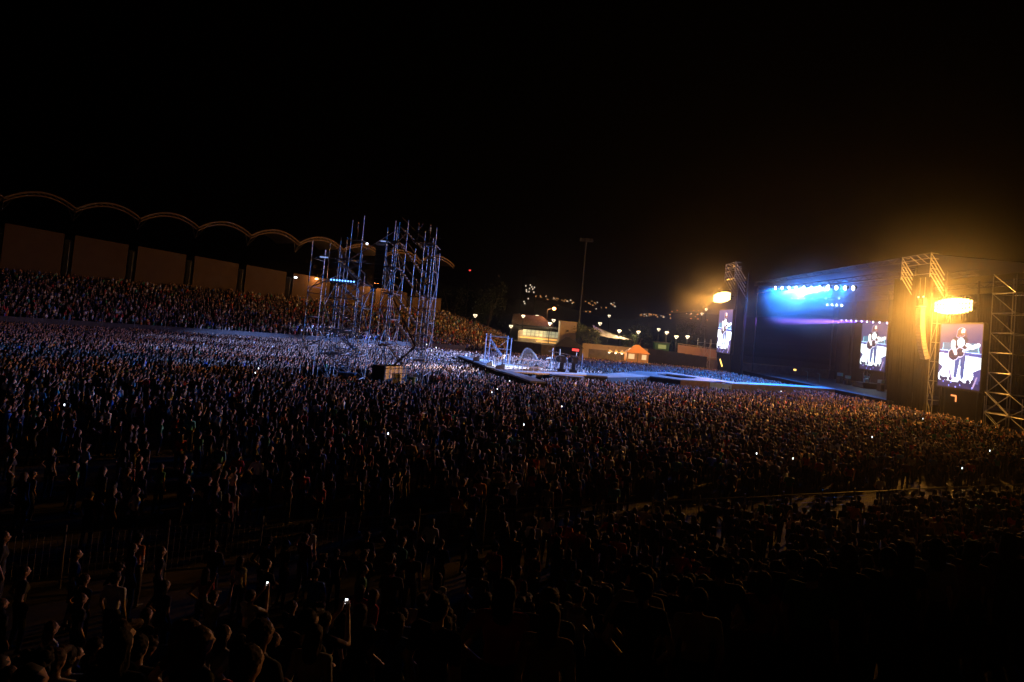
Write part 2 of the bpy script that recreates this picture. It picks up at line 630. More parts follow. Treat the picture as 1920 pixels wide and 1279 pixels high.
FULL, HAIRM, LODS = [], [], []
_hair_cache = {}
for pose, fem, slv, stn, hs, wd in VARIANTS:
    pr = person_prims(pose, bool(fem), slv, stn)
    full = remeshed(prims_mesh(pr), 0.0135, 3, (4200,))[0]
    full.name = 'person_body'
    cl = classify(full, pr)
    for mm in (M_skin, M_top, M_trous, M_shoe, M_face):
        full.materials.append(mm)
    full.polygons.foreach_set('material_index', cl.astype(np.int32))
    full.polygons.foreach_set('use_smooth', [True] * len(full.polygons))
    full.update()
    FULL.append(full)
    hp = hair_prims(hs)
    if hs not in _hair_cache:
        hm = remeshed(prims_mesh(hp), 0.009, 1, (2000,))[0]
        co = np.empty(len(hm.vertices) * 3); hm.vertices.foreach_get('co', co); co = co.reshape(-1, 3)
        cen = np.array((0, -0.02, 1.6)); dr = co - cen; dr /= np.linalg.norm(dr, axis=1)[:, None]
        wv = np.sin(co[:, 0] * 190 + 3 * np.sin(co[:, 2] * 60)) * 0.5 + np.sin(co[:, 1] * 150 + co[:, 2] * 90) * 0.5
        co += dr * (0.0045 * wv)[:, None] + RNG.normal(0, 0.0026, co.shape)
        hm.vertices.foreach_set('co', co.ravel())
        hm.materials.append(M_hair); hm.name = 'hair'
        hm.polygons.foreach_set('use_smooth', [True] * len(hm.polygons))
        _hair_cache[hs] = hm
    HAIRM.append(_hair_cache[hs])
    pr2 = pr + hp
    lod = []
    # thinned figures with the hair grown into the head, for the far crowd
    a1, a2, a3, a4 = remeshed(prims_mesh([p for p in pr2 if not (p[0] == 'c' and max(p[3], p[4]) < 0.0125)]), 0.019, 1, (520, 190, 96, 56))
    for me in (a1, a2, a3, a4):
        me.calc_loop_triangles()
        nv = len(me.vertices)
        co = np.empty(nv * 3); me.vertices.foreach_get('co', co); co = co.reshape(-1, 3)
        nt_ = len(me.loop_triangles)
        tr = np.empty(nt_ * 3, np.int32); me.loop_triangles.foreach_get('vertices', tr)
        pi = np.empty(nt_, np.int32); me.loop_triangles.foreach_get('polygon_index', pi)
        cls = classify(me, pr2)[pi]
        lod.append((co, tr.reshape(-1, 3), cls))
    LODS.append(lod)


def make_person(vi, loc, yaw, top, scale, label, group=None, jacket=None, name='person'):
    o = bpy.data.objects.new(name, FULL[vi])
    COL.objects.link(o)
    o.location = loc
    o.rotation_euler = (0, 0, yaw)
    o.scale = (scale * random.uniform(0.95, 1.08), scale * random.uniform(0.95, 1.08), scale)
    o.color = (*top, 1)
    h = bpy.data.objects.new('hair', HAIRM[vi])
    COL.objects.link(h)
    h.parent = o
    return tag(o, label, 'person', group)


# ------------------------------------------------------------------ where people stand
def inside(px, py, poly):
    r = np.zeros(px.shape, bool)
    n = len(poly)
    for i in range(n):
        x0, y0 = poly[i]; x1, y1 = poly[(i + 1) % n]
        c = ((y0 > py) != (y1 > py))
        xx = (x1 - x0) * (py - y0) / (y1 - y0 + 1e-12) + x0
        r ^= c & (px < xx)
    return r


FIELD = [(-88, 74), (-66, 93), (-48, 110), (-29, 118), (-7, 132), (14, 147), (44, 150), (46, 136), (48, 112), (48, 100),
         (50.5, 80), (50, 66), (58, 52), (27, 37.4), (6.5, 26.8), (-5, 21.0), (-30, 8), (-60, 20)]
RUNWAY = [(-7.4, 102.6), (-4.8, 94), (-2.7, 85.3), (-0.9, 79.2), (0.7, 75), (2.7, 68), (4.6, 68.6), (3.2, 75.5), (4.4, 79.5), (10.1, 83.6),
          (12.8, 84.8), (19.9, 93.4), (23.6, 91.5), (28.0, 94.0), (31.3, 94.3), (40.1, 99.6), (50, 103.5), (50, 108), (41.5, 104.2), (33.2, 99.0),
          (30.5, 103.0), (26, 109.5), (22.0, 105.6), (19.8, 104.8), (12.6, 90.2), (10.5, 89.2), (5, 89.5), (1.0, 92), (-2.6, 98.5), (-5.4, 103)]


def grow(poly, d):
    cx = sum(p[0] for p in poly) / len(poly); cy = sum(p[1] for p in poly) / len(poly)
    out = []
    n = len(poly)
    for i in range(n):
        a = Vector(poly[i - 1]); b = Vector(poly[i]); c = Vector(poly[(i + 1) % n])
        t = ((b - a).normalized() + (c - b).normalized())
        t = t.normalized() if t.length > 1e-6 else (b - a).normalized()
        nr = Vector((t.y, -t.x))
        out.append((b.x + nr.x * d, b.y + nr.y * d))
    return out


PIT = grow(RUNWAY, 0.9)
if not inside(np.array([2.0]), np.array([66.6]), PIT)[0] and abs(PIT[5][1] - RUNWAY[5][1]) > 0 and PIT[5][1] > RUNWAY[5][1]:
    PIT = grow(RUNWAY, -0.9)
FOHBOX = [(-19.5, 59.5), (-6.2, 59.5), (-6.2, 69), (-19.5, 69)]
PITFRONT = [(19, 88.5), (24, 86.5), (33, 90), (42, 96), (42, 100), (31, 94.5), (23.6, 92), (19, 95)]

sp = 0.62
gx, gy = np.meshgrid(np.arange(-90, 62, sp), np.arange(5, 152, sp))
fx = (gx + RNG.uniform(-0.3, 0.3, gx.shape)).ravel(); fy = (gy + RNG.uniform(-0.3, 0.3, gy.shape)).ravel()
k = inside(fx, fy, FIELD) & ~inside(fx, fy, PIT) & ~inside(fx, fy, FOHBOX) & ~inside(fx, fy, PITFRONT)
fx, fy = fx[k], fy[k]
nn = (fx - FP.x) * FN.x + (fy - FP.y) * FN.y            # negative on the field side
ss = (fx - FP.x) * FD.x + (fy - FP.y) * FD.y
den = np.ones(fx.shape)
near = np.clip((-nn - 2) / 38.0, 0, 1)
leftness = np.clip((20 - ss) / 26.0, 0, 1)
den *= 1 - leftness * (1 - near ** 1.2) * 0.78
den *= np.where(-nn < 2.5, 0.4, 1.0)
den *= np.where((ss > 13) & (-nn < 5.5), 0.22, 1.0)
patch = 0.5 + 0.5 * np.sin(fx * 0.37 + 1.3 * np.sin(fy * 0.21)) * np.sin(fy * 0.41 + fx * 0.13)
patch2 = 0.5 + 0.5 * np.sin(fx * 0.9 + 2.1 * np.sin(fy * 0.33)) * np.sin(fy * 0.75 + 1.7 * np.sin(fx * 0.27))
den *= np.where(near < 0.8, (0.5 + 0.45 * patch) * 0.85, 0.62 + 0.34 * patch2)
vis = (fy > 3) & (np.abs(fx / np.maximum(fy, 1) - 0.02) < 0.86)
k = (RNG.uniform(size=fx.shape) < den) & vis
fx, fy = fx[k], fy[k]
fz = np.zeros(fx.shape)

# near terrace
tx, ty, tz = [], [], []
for i in range(-8, 10):
    n = TER0 + 0.8 * i + 0.4
    s = -16.0
    while s < 40:
        s += random.uniform(0.45, 0.66)
        p = fence_pt(s, n + random.uniform(-0.12, 0.12))
        d = math.hypot(p.x, p.y)
        if d < 5.2 or p.y < 2.0 or abs(p.x / p.y) > 0.9:
            continue
        keep = 0.95 if s > 2 else 0.6
        if i < 2 and s < 6:
            keep *= 0.7
        if i < 0:
            keep *= 0.7
        if random.random() < keep:
            tx.append(p.x); ty.append(p.y); tz.append(ter_z(n))
tx, ty, tz = map(np.array, (tx, ty, tz))

# far grandstand bank
bx, by, bz = [], [], []
t = -14.0
while t < 118:
    e = gs_edge(t)
    top_o = 2.2
    o = e + 0.8
    while o < top_o:
        if random.random() < 0.86:
            q = gs(t + random.uniform(-0.3, 0.3), o + random.uniform(-0.1, 0.1))
            if abs(q.x / q.y) < 0.84 and q.x < -0.6:
                bx.append(q.x); by.append(q.y); bz.append(bank_z(t, o))
        o += 0.85
    t += 0.62
bx, by, bz = map(np.array, (bx, by, bz))

AX = np.concatenate([fx, tx, bx]); AY = np.concatenate([fy, ty, by]); AZ = np.concatenate([fz, tz, bz])
ZONE = np.concatenate([np.zeros(len(fx), int), np.ones(len(tx), int), np.full(len(bx), 2)])
NP_ = len(AX)
# everyone looks at the singer or the big stage
tgx = np.where(RNG.uniform(size=NP_) < 0.5, 0.0, 50.0); tgy = np.where(tgx == 0, 84.0, 106.0)
tgx = np.where(ZONE == 1, 40.0, tgx); tgy = np.where(ZONE == 1, 100.0, tgy)
AYAW = np.arctan2(tgy - AY, tgx - AX) - math.pi / 2 + RNG.normal(0, 0.28, NP_)
ASC = RNG.normal(0.985, 0.045, NP_).clip(0.86, 1.10)
dist = np.hypot(AX, AY)
hot = np.exp(-(((AX + 12) / 45) ** 2 + ((AY - 92) / 32) ** 2)) * (ZONE == 0)
AV = np.empty(NP_, int)
calm = [0, 1, 2, 10, 11, 0, 11, 2, 13, 14]
lively = [3, 4, 5, 6, 7, 8, 9, 3, 5, 7]
rr = RNG.uniform(size=NP_); pick = RNG.integers(0, 10, NP_)
lv = np.where(ZONE == 1, 0.0, np.clip(0.06 + 0.75 * hot, 0, 0.75))
for i in range(NP_):
    AV[i] = lively[pick[i]] if rr[i] < lv[i] else calm[pick[i]]
ATOP = RNG.choice(len(TOPS), NP_, p=TOPW)

# in view?
rel = np.stack([AX, AY, AZ + 1.5 - CAM_H], 1)
w_ = rel @ np.array(CAM_F)
u_ = 960 + 1280 * (rel @ np.array(CAM_R)) / np.maximum(w_, 0.1)
v_ = 550 - 1280 * (rel @ np.array(CAM_U)) / np.maximum(w_, 0.1)
inview = (w_ > 1) & (u_ > 0) & (u_ < 1920) & (v_ < 1290)
order = np.argsort(np.where(inview, dist, 1e6))
N_SINGLE = 285
single = order[:N_SINGLE]
is_single = np.zeros(NP_, bool); is_single[single] = True

ORD = ['first', 'second', 'third', 'fourth', 'fifth', 'sixth', 'seventh', 'eighth', 'ninth', 'tenth', 'eleventh', 'twelfth', 'thirteenth', 'fourteenth', 'fifteenth', 'sixteenth']


def place_word(u):
    if u < 320: return 'far left'
    if u < 640: return 'below towers'
    if u < 960: return 'below white container'
    if u < 1280: return 'below small stage'
    if u < 1600: return 'below main stage'
    return 'below large screen'


def unique_labels(items):
    """items: (object, label, picture x); look-alikes in one spot are told apart by order"""
    by = {}
    for o, l, u in items:
        by.setdefault(l, []).append((u, o))
    for l, q in by.items():
        q.sort(key=lambda e: e[0])
        n = len(q)
        for j, (u, o) in enumerate(q):
            w = '' if n == 1 else [', left one', ', right one'][j] if n == 2 else [', left one', ', middle one', ', right one'][j] if n == 3 else ', %s from left' % ORD[j]
            o['label'] = l + w


named = []
for i in single:
    vi = int(AV[i])
    tn, tc, _ = TOPS[ATOP[i]]
    pose, fem, slv, stn, hs, wd = VARIANTS[vi]
    if ZONE[i] == 1:
        row = int(round(AZ[i] / RISE)) - 1
        where = ('%s terrace row, %s' % (ORD[row], place_word(u_[i]))) if row >= 0 else 'before the terrace, %s' % place_word(u_[i])
    else:
        where = 'past the fence, %s' % place_word(u_[i])
    lab = '%s top, %s, %s, %s' % (tn, HAIRWORD[hs], wd, where)
    named.append((make_person(vi, (AX[i], AY[i], AZ[i]), AYAW[i], tc, ASC[i], lab, 'spectators standing nearest the camera'), lab, u_[i]))

unique_labels(named)

# the rest of the crowd as one mass
VV, FF, CC = [], [], []
base = 0
skin_a, hair_a, tr_a = np.array(SKINS), np.array(HAIRS), np.array(TROUS)
top_a = np.array([t[1] for t in TOPS])
view_ok = (w_ > 1) & (u_ > -160) & (u_ < 2080)
for i in np.nonzero(~is_single & view_ok)[0]:
    d = dist[i]
    lodi = 0 if d < 32 else 1 if d < 66 else 2 if (d < 112 and ZONE[i] != 2) else 3
    co, tr, cls = LODS[AV[i]][lodi]
    c, s = math.cos(AYAW[i]), math.sin(AYAW[i])
    sc = ASC[i]
    x = co[:, 0] * sc; y = co[:, 1] * sc
    out = np.empty((len(co), 3), np.float32)
    out[:, 0] = c * x - s * y + AX[i]; out[:, 1] = s * x + c * y + AY[i]; out[:, 2] = co[:, 2] * sc + AZ[i]
    VV.append(out); FF.append(tr + base); base += len(co)
    pal = np.empty((6, 3), np.float32)
    pal[0] = skin_a[pick[i] % 4]; pal[1] = top_a[ATOP[i]]; pal[2] = tr_a[(pick[i] * 3) % 5]; pal[3] = (0.02, 0.02, 0.02)
    pal[4] = pal[0] * 0.5; pal[5] = hair_a[(pick[i] * 7) % 5]
    CC.append(pal[cls])
VV = np.concatenate(VV); FF = np.concatenate(FF).astype(np.int32); CC = np.concatenate(CC)
print('crowd people', len(AX), 'tris', len(FF))
me = bpy.data.meshes.new('crowd')
me.vertices.add(len(VV)); me.vertices.foreach_set('co', VV.ravel())
me.loops.add(len(FF) * 3); me.loops.foreach_set('vertex_index', FF.ravel())
me.polygons.add(len(FF)); me.polygons.foreach_set('loop_start', np.arange(0, len(FF) * 3, 3, dtype=np.int32))
at = me.attributes.new('col', 'FLOAT_COLOR', 'FACE')
at.data.foreach_set('color', np.concatenate([CC, np.ones((len(CC), 1), np.float32)], 1).ravel())
me.polygons.foreach_set('use_smooth', np.ones(len(FF), bool))
me.update(calc_edges=True)
M_crowd, nt, b = node_mat('crowd_clothes_and_skin')
an = nt.nodes.new('ShaderNodeAttribute'); an.attribute_name = 'col'
nt.links.new(an.outputs['Color'], b.inputs['Base Color'])
b.inputs['Roughness'].default_value = 0.75
me.materials.append(M_crowd)
crowd = bpy.data.objects.new('crowd', me)
COL.objects.link(crowd)
tag(crowd, 'dense standing crowd filling the field and the far grandstand', kind='stuff')

# ================================================================== far grandstand
gstand = empty('grandstand', gs(30, 0), 'long grandstand with ochre back wall and scalloped arched roof', 'grandstand')
# stepped bank under the crowd
for i in range(26):
    f0, f1 = i / 26, (i + 1) / 26
    z = 1.0 + 6.6 * f0
    def bo(t, f):
        e = gs_edge(t)
        return e + (2.5 - e) * f
    def end_t(x, f):
        t = 80.0
        for _ in range(6):
            t = bank_t(x, bo(t, f))
        return t
    ta0, ta1 = end_t(BANK_X, f0), end_t(BANK_X, f1)
    tb0, tb1 = end_t(0.0, f0), end_t(0.0, f1)
    poly = [gs(t, bo(t, f0)) for t in (-16, 30, ta0)] + [gs(t, bo(t, f1)) for t in (ta1, 30, -16)]
    MB().prism([(p.x, p.y) for p in poly], -0.1, z).build('step', M_concrete, gstand)
    q = [gs(ta0, bo(ta0, f0)), gs(tb0, bo(tb0, f0)), gs(tb1, bo(tb1, f1)), gs(ta1, bo(ta1, f1))]
    zz = [z, z * 0.4, z * 0.4, z]
    MB().add([(p.x + 0.01, p.y, -0.1) for p in q] + [(p.x + 0.01, p.y, h) for p, h in zip(q, zz)],
             [(3, 2, 1, 0), (4, 5, 6, 7), (0, 1, 5, 4), (1, 2, 6, 5), (2, 3, 7, 6), (3, 0, 4, 7)]).build('end_step', M_concrete, gstand)
def wall_top(t):
    return 15.6 - 0.05 * t
NODEZ = 19.75
for k in range(-2, 8):
    t0, t1 = k * BAY, (k + 1) * BAY
    a, b = gs(t0 + 0.75, 3.2), gs(t1 - 0.75, 3.2)
    MB().quad((a.x, a.y, 6.5), (b.x, b.y, 6.5), (b.x, b.y, wall_top(t1)), (a.x, a.y, wall_top(t0)), 0.25).build('wall_panel', M_wall, gstand)
    c = gs(t0, 3.4)
    ch = wall_top(t0) - 0.9 - 5.75
    col = MB().box((c.x, c.y, 5.75 + ch / 2), (1.2, 0.5, ch), math.atan2(GD.y, GD.x)).build('column', M_black, gstand)
    c2 = gs(t0 + 0.1, 2.85)
    MB().tube((c2.x, c2.y, 6.5), (c2.x, c2.y, wall_top(t0) - 1.2), 0.05).build('lit_line_tube', M_fence, col)  # thin paler tube added for the lit line on each column
    # scalloped roof bay: shell and pale front arch of two chords with webs
    N = 12
    ups, lows = [], []
    for j in range(N + 1):
        f = j / N
        zz = NODEZ + 1.75 * (1 - (2 * f - 1) ** 2)
        tt = t0 + BAY * f
        ups.append(gs(tt, 0, zz)); lows.append(gs(tt, 0.25, zz - 0.55))
    sh = MB()
    back = [Vector(u) + Vector((GN.x * 12, GN.y * 12, 0.3)) for u in ups]
    vs, fs = [], []
    for p, q in zip(ups, back):
        vs += [p + Vector((0, 0, -0.08)), q, p + Vector((0, 0, -0.16)), q + Vector((0, 0, -0.1))]
    for j in range(N):
        o = 4 * j
        fs += [(o, o + 4, o + 5, o + 1), (o + 2, o + 3, o + 7, o + 6), (o, o + 2, o + 6, o + 4), (o + 1, o + 5, o + 7, o + 3)]
    sh.add(vs, fs)
    sh.build('roof_bay', M_roof, gstand)
    am = MB().path(ups, 0.17).path(lows, 0.12)
    for j in range(N):
        am.tube(ups[j], lows[j + 1], 0.05, 5)
    am.build('front_arch', M_arch, gstand)
    n0 = gs(t0, 0, NODEZ - 0.3); ct = gs(t0, 1.6, NODEZ - 1.9)
    br = MB().tube(n0, ct, 0.10).tube(gs(t0 - 1.0, 0.2, NODEZ - 0.1), ct, 0.09).tube(gs(t0 + 1.0, 0.2, NODEZ - 0.1), ct, 0.09)
    br.build('roof_strut', M_darkcol, gstand)
# field edge fence of the grandstand: posts and grey sheets
gf = empty('sheet_fence', gs(0, gs_edge(0) - 0.5), 'low fence of grey sheets and thin posts before the grandstand crowd', 'fence')
t = -14.0
while t < 62:
    a, b = gs(t, gs_edge(t) - 0.5), gs(t + 4.1, gs_edge(t + 4.1) - 0.5)
    tube('post', (a.x, a.y, 0), (a.x, a.y, 3.3), 0.055, M_fence, gf)
    MB().quad((a.x, a.y, 0.3), (b.x, b.y, 0.3), (b.x, b.y, 2.3), (a.x, a.y, 2.3), 0.04).build('sheet', M_panelgrey, gf)
    t += 4.1
# lamps on the grandstand wall
for t, o, z, mm, lab, en in ((58, 2.6, 13.6, E_sodium, 'small orange lamp on the grandstand wall seen between the two scaffold towers', 700),
                             (44, 2.6, 13.0, E_sodium, 'small orange lamp on the grandstand wall behind the lower scaffold tower', 400),
                             (39.5, 2.6, 12.8, E_phone, 'small white lamp on the grandstand wall beside a column', 0)):
    p = gs(t, o)
    w = empty('wall_lamp', (p.x, p.y, z), lab, 'lamp')
    MB().box((p.x + 0.25, p.y + 0.3, z), (0.9, 0.4, 0.5), math.atan2(GD.y, GD.x)).build('housing', M_darkcol, w)
    MB().ell((p.x, p.y, z), (0.62, 0.3, 0.3) if t == 58 else (0.35, 0.22, 0.22), 10, 6).build('lens', mm, w)
    if en:
        lamp('POINT', 'wall_lamp_light', (p.x - GN.x * 0.8, p.y - GN.y * 0.8, z), None, en, (1, 0.42, 0.13), w, shadow_soft_size=0.2)

# ================================================================== near crowd fence
nf = empty('mesh_fence', fence_pt(0, 0), 'waist high steel mesh fence with rails across the front of the terrace', 'fence')
for i in range(-7, 22):
    s0, s1 = i * 2.3, (i + 1) * 2.3
    lean = random.uniform(-0.03, 0.03)
    a, b = fence_pt(s0, lean), fence_pt(s1, random.uniform(-0.03, 0.03))
    tube('post', (a.x, a.y, 0), (a.x + lean, a.y, 1.55), 0.03, M_fence, nf)
    h0 = 1.38 + random.uniform(-0.02, 0.02)
    tube('top_rail', (a.x, a.y, h0), (b.x, b.y, h0 + random.uniform(-0.02, 0.02)), 0.022, M_fence, nf)
    tube('bottom_rail', (a.x, a.y, 0.22), (b.x, b.y, 0.24), 0.028, M_fence, nf)
    m = MB()
    for j in range(1, 16):
        q = a.lerp(b, j / 16)
        m.tube((q.x, q.y, 0.22), (q.x, q.y, 1.37), 0.004, 4)
    for j in range(1, 7):
        z = 0.22 + 1.15 * j / 7
        m.tube((a.x, a.y, z), (b.x, b.y, z), 0.004, 4)
    m.build('wire_mesh', M_fence, nf)

# ================================================================== scaffold towers on the field
def stairs(parent, a, b, w, mm=None):
    """flight from a (low) to b (high), width w along y"""
    a, b = Vector(a), Vector(b)
    m = MB()
    side = Vector((0, w, 0))
    fl = MB()
    for q in (Vector((0, 0, 0)), side):
        fl.tube(a + q, b + q, 0.07, 6)
        tube('handrail', a + q + Vector((0, 0, 0.95)), b + q + Vector((0, 0, 0.95)), 0.032, M_steel, parent, 6)
    n = max(4, int(abs(b.z - a.z) / 0.22))
    for i in range(1, n):
        p = a.lerp(b, i / n)
        fl.box((p.x, p.y + w / 2, p.z), (0.26, w, 0.04))
    fl.build('stair_flight', M_steel, parent)


ltow = empty('scaffold_tower', (-15.8, 64.5, 0), 'stepped steel scaffold tower with slanting stairs, the lower of two on the field', 'scaffold tower', 'scaffold towers on the field')
legsL = [(-18.6, 62.4, 13.4), (-18.4, 66.0, 13.0), (-17.0, 62.4, 13.3), (-16.8, 66, 12.6), (-15.2, 62.4, 15.6), (-15.0, 66, 16.6), (-13.6, 62.4, 10.6), (-13.4, 66, 12.2), (-16.1, 62.4, 13.9), (-14.4, 64.2, 12.8), (-16.0, 64.2, 14.2)]
for x, y, h in legsL:
    tube('standard', (x, y, 0), (x + random.uniform(-0.05, 0.05), y, h), 0.043, M_steel, ltow)
lv = [1.0, 3.2, 5.4, 7.6, 9.8, 12.0]
for z in lv:
    for y in (62.4, 66.0):
        tube('ledger', (-17.0, y, z), (-13.5, y, z), 0.035, M_steel, ltow, 6)
    for x in (-16.9, -15.1, -13.5):
        if z < 10.5 or x < -14:
            tube('transom', (x, 62.4, z), (x, 66.0, z), 0.035, M_steel, ltow, 6)
    MB().box((-15.9, 64.2, z + 0.06), (1.7, 3.0, 0.06)).build('platform', M_plank, ltow)
for i, z in enumerate(lv[:-1]):
    if i % 2 == 0:
        stairs(ltow, (-13.7, 63.2, z), (-16.6, 63.2, z + 2.2), 0.9)
    else:
        stairs(ltow, (-13.7, 64.6, z), (-16.6, 64.6, z + 2.2), 0.9)
    tube('brace', (-17.0, 62.4, z), (-13.6, 62.4, z + 2.2), 0.03, M_steel, ltow, 6)
    tube('brace', (-17.0, 66.0, z + 2.2), (-13.5, 66.0, z), 0.03, M_steel, ltow, 6)
for z in (3.5, 6.2, 9.0, 11.6):
    tube('brace', (-18.6, 62.4, z), (-17.0, 62.4, z + 0.9), 0.035, M_steel, ltow, 6)
    tube('tie', (-18.5, 62.4, z + 0.2), (-18.4, 66, z + 0.2), 0.03, M_steel, ltow, 6)
    tube('tie', (-18.5, 64.0, z + 0.3), (-16.8, 64.0, z + 1.2), 0.03, M_steel, ltow, 6)

rtow = empty('scaffold_tower', (-9.7, 64.5, 0), 'taller steel scaffold tower with long slanting stairs and people on its top deck', 'scaffold tower', 'scaffold towers on the field')
legsR = [(-11.9, 62.4, 15.2), (-11.9, 66.2, 16.4), (-10.9, 62.4, 15.8), (-10.7, 66.2, 16.6), (-8.4, 62.4, 15.2), (-8.5, 66.2, 15.0), (-7.4, 62.4, 15.6), (-7.3, 66.2, 13.6), (-9.7, 66.2, 13.9), (-11.4, 64.3, 15.6), (-7.9, 64.3, 14.8)]
for x, y, h in legsR:
    tube('standard', (x, y, 0), (x + random.uniform(-0.05, 0.05), y, h), 0.043, M_steel, rtow)
lv2 = [2.0, 4.4, 6.8, 9.2, 11.6, 14.0]
for z in lv2:
    for y in (62.4, 66.2):
        tube('ledger', (-11.9, y, z), (-10.8, y, z), 0.035, M_steel, rtow, 6)
        tube('ledger', (-8.45, y, z), (-7.35, y, z), 0.035, M_steel, rtow, 6)
    for x in (-11.9, -10.8, -8.45, -7.35):
        tube('transom', (x, 62.4, z), (x, 66.2, z), 0.035, M_steel, rtow, 6)
    MB().box((-11.35, 64.3, z + 0.06), (1.0, 3.4, 0.06)).build('platform', M_plank, rtow)
    MB().box((-7.9, 64.3, z - 1.1), (1.0, 3.4, 0.06)).build('platform', M_plank, rtow)
for i, z in enumerate(lv2):
    y = 62.9 if i % 2 == 0 else 64.9
    if z < 13.9:
        stairs(rtow, (-8.4, y, z - 0.4), (-10.9, y, z + 2.4), 0.95)
    tube('brace', (-8.45, 62.4, z - 2), (-7.4, 62.4, z + 0.2), 0.03, M_steel, rtow, 6)
    tube('brace', (-7.35, 62.4, z), (-7.3, 66.2, z - 2.2), 0.03, M_steel, rtow, 6)
    tube('brace', (-11.9, 62.4, z - 2), (-10.9, 62.4, z + 0.2), 0.03, M_steel, rtow, 6)
stairs(rtow, (-8.4, 63.0, 13.4), (-10.8, 63.0, 15.4), 0.9)
MB().box((-8.6, 64.3, 14.2), (2.0, 3.6, 0.08)).build('top_deck', M_plank, rtow)
for y in (62.4, 66.2):
    tube('guard_rail', (-9.6, y, 15.1), (-7.4, y, 15.1), 0.03, M_steel, rtow, 6)
# dense cross bracing on every face of both towers
for (x0, x1, y, z0, z1, st, par) in ((-17.0, -15.2, 62.35, 0.4, 13.0, 1.6, ltow), (-15.2, -13.6, 62.35, 0.4, 10.4, 1.6, ltow), (-16.8, -15.0, 66.05, 0.4, 12.4, 1.6, ltow),
                                     (-18.6, -17.0, 62.35, 2.0, 13.0, 2.2, ltow), (-11.9, -10.9, 62.35, 0.4, 15.0, 1.5, rtow), (-8.4, -7.4, 62.35, 0.4, 15.0, 1.5, rtow),
                                     (-11.9, -10.7, 66.25, 0.4, 16.0, 1.5, rtow), (-8.5, -7.3, 66.25, 0.4, 13.4, 1.5, rtow)):
    z = z0; fl_ = False
    while z + st < z1:
        a, b = (x0, x1) if fl_ else (x1, x0)
        tube('brace', (a, y, z), (b, y, z + st), 0.038, M_steel, par, 5)
        tube('ledger', (x0, y, z + st), (x1, y, z + st), 0.038, M_steel, par, 5)
        z += st; fl_ = not fl_
for (x, y0, y1, z0, z1, st, par) in ((-17.0, 62.4, 66, 1, 12, 2.2, ltow), (-13.5, 62.4, 66, 1, 10, 2.2, ltow), (-11.95, 62.4, 66.2, 1, 15, 2.4, rtow), (-7.35, 62.4, 66.2, 1, 13.5, 2.4, rtow), (-10.8, 62.4, 66.2, 1, 15, 2.4, rtow)):
    z = z0; fl_ = False
    while z + st < z1:
        a, b = (y0, y1) if fl_ else (y1, y0)
        tube('brace', (x, a, z), (x, b, z + st), 0.038, M_steel, par, 5)
        z += st; fl_ = not fl_
# long raking braces that reach from one tower to the other
for a, b in (((-17.0, 66.2, 11.5), (-11.9, 66.2, 15.4)), ((-15.0, 66.2, 8.3), (-11.9, 66.2, 10.6)), ((-17.0, 66.4, 4.6), (-11.9, 66.4, 8.0)), ((-13.6, 62.2, 5.2), (-11.9, 62.2, 6.2))):
    tube('raking_brace', a, b, 0.045, M_steel, rtow, 6)
for a, b in (((-10.7, 62.2, 8.8), (-8.3, 62.2, 4.6)), ((-8.3, 62.2, 4.6), (-10.9, 62.2, 1.9)), ((-10.9, 62.2, 1.9), (-8.6, 62.2, -0.0))):
    tube('stair_beam', a, b, 0.10, M_plank, rtow, 6)

# speaker column hung between the towers
da = empty('speaker_column', (-13.0, 66.0, 9.6), 'black hanging speaker column between the two scaffold towers', 'speaker')
for i in range(9):
    MB().box((-13.0 + 0.02 * i, 66.0, 13.6 - 0.46 * i), (1.0, 0.7, 0.43)).build('cabinet', M_blackbox, da)
MB().box((-13.0, 66.0, 13.95), (1.1, 0.9, 0.12)).build('flying_frame', M_steel, da)
# small blue lamps along the lower tower
lb = empty('light_bar', (-15.3, 62.1, 9.9), 'row of small blue lamps on the lower scaffold tower', 'light bar')
tube('bar', (-16.6, 62.15, 9.85), (-14.3, 62.15, 9.85), 0.04, M_darkcol, lb)
for i in range(9):
    MB().ell((-16.5 + 0.26 * i, 62.05, 9.95), (0.075, 0.075, 0.075), 8, 5).build('lamp', E_neonblue, lb)
for x, y, z, lab in ((-12.6, 65.2, 14.2, 'short pale strip lamp above the hanging speakers of the towers'), (-17.6, 63.0, 12.0, 'short pale strip lamp high on the lower scaffold tower')):
    o = MB().box((x, y, z), (0.75, 0.15, 0.10)).build('strip_lamp', emit('dim_strip', (0.35, 0.5, 1.0), 0.8, False), origin=(x, y, z))
    tag(o, lab, 'lamp')
o = MB().ell((-14.0, 64.0, 13.7), (0.11, 0.11, 0.11), 8, 6).build('work_lamp', E_phone, origin=(-14.0, 64.0, 13.7))
tag(o, 'single bright white work lamp between the scaffold towers', 'lamp')

# crates in the compound under the towers
wc = empty('white_container', (-10.3, 61.6, 0), 'large white gridded container with a square dark opening under the taller tower', 'container')
WR = R(57)
def WP(x, y, z):
    return (-10.3 + math.cos(WR) * x - math.sin(WR) * y, 61.6 + math.sin(WR) * x + math.cos(WR) * y, z)
for dx, dz, sx, sz in ((-1.0, 1.6, 0.9, 2.3), (1.0, 1.6, 0.9, 2.3), (0, 2.45, 1.08, 0.6), (0.1, 0.75, 1.0, 0.6)):
    MB().box(WP(dx, -0.75, dz), (sx, 0.12, sz), WR).build('front_panel', M_white, wc)
MB().box(WP(0, 0.05, 1.55), (2.85, 1.4, 2.4), WR).build('box_body', M_blackbox, wc)
for i in range(6):
    x = -1.42 + 0.568 * i
    tube('grid_bar', WP(x, -0.86, 0.4), WP(x, -0.86, 2.8), 0.025, M_darkcol, wc, 6)
for i in range(5):
    z = 0.75 + 0.45 * i
    tube('grid_bar', WP(-1.46, -0.86, z), WP(1.46, -0.86, z), 0.025, M_darkcol, wc, 6)
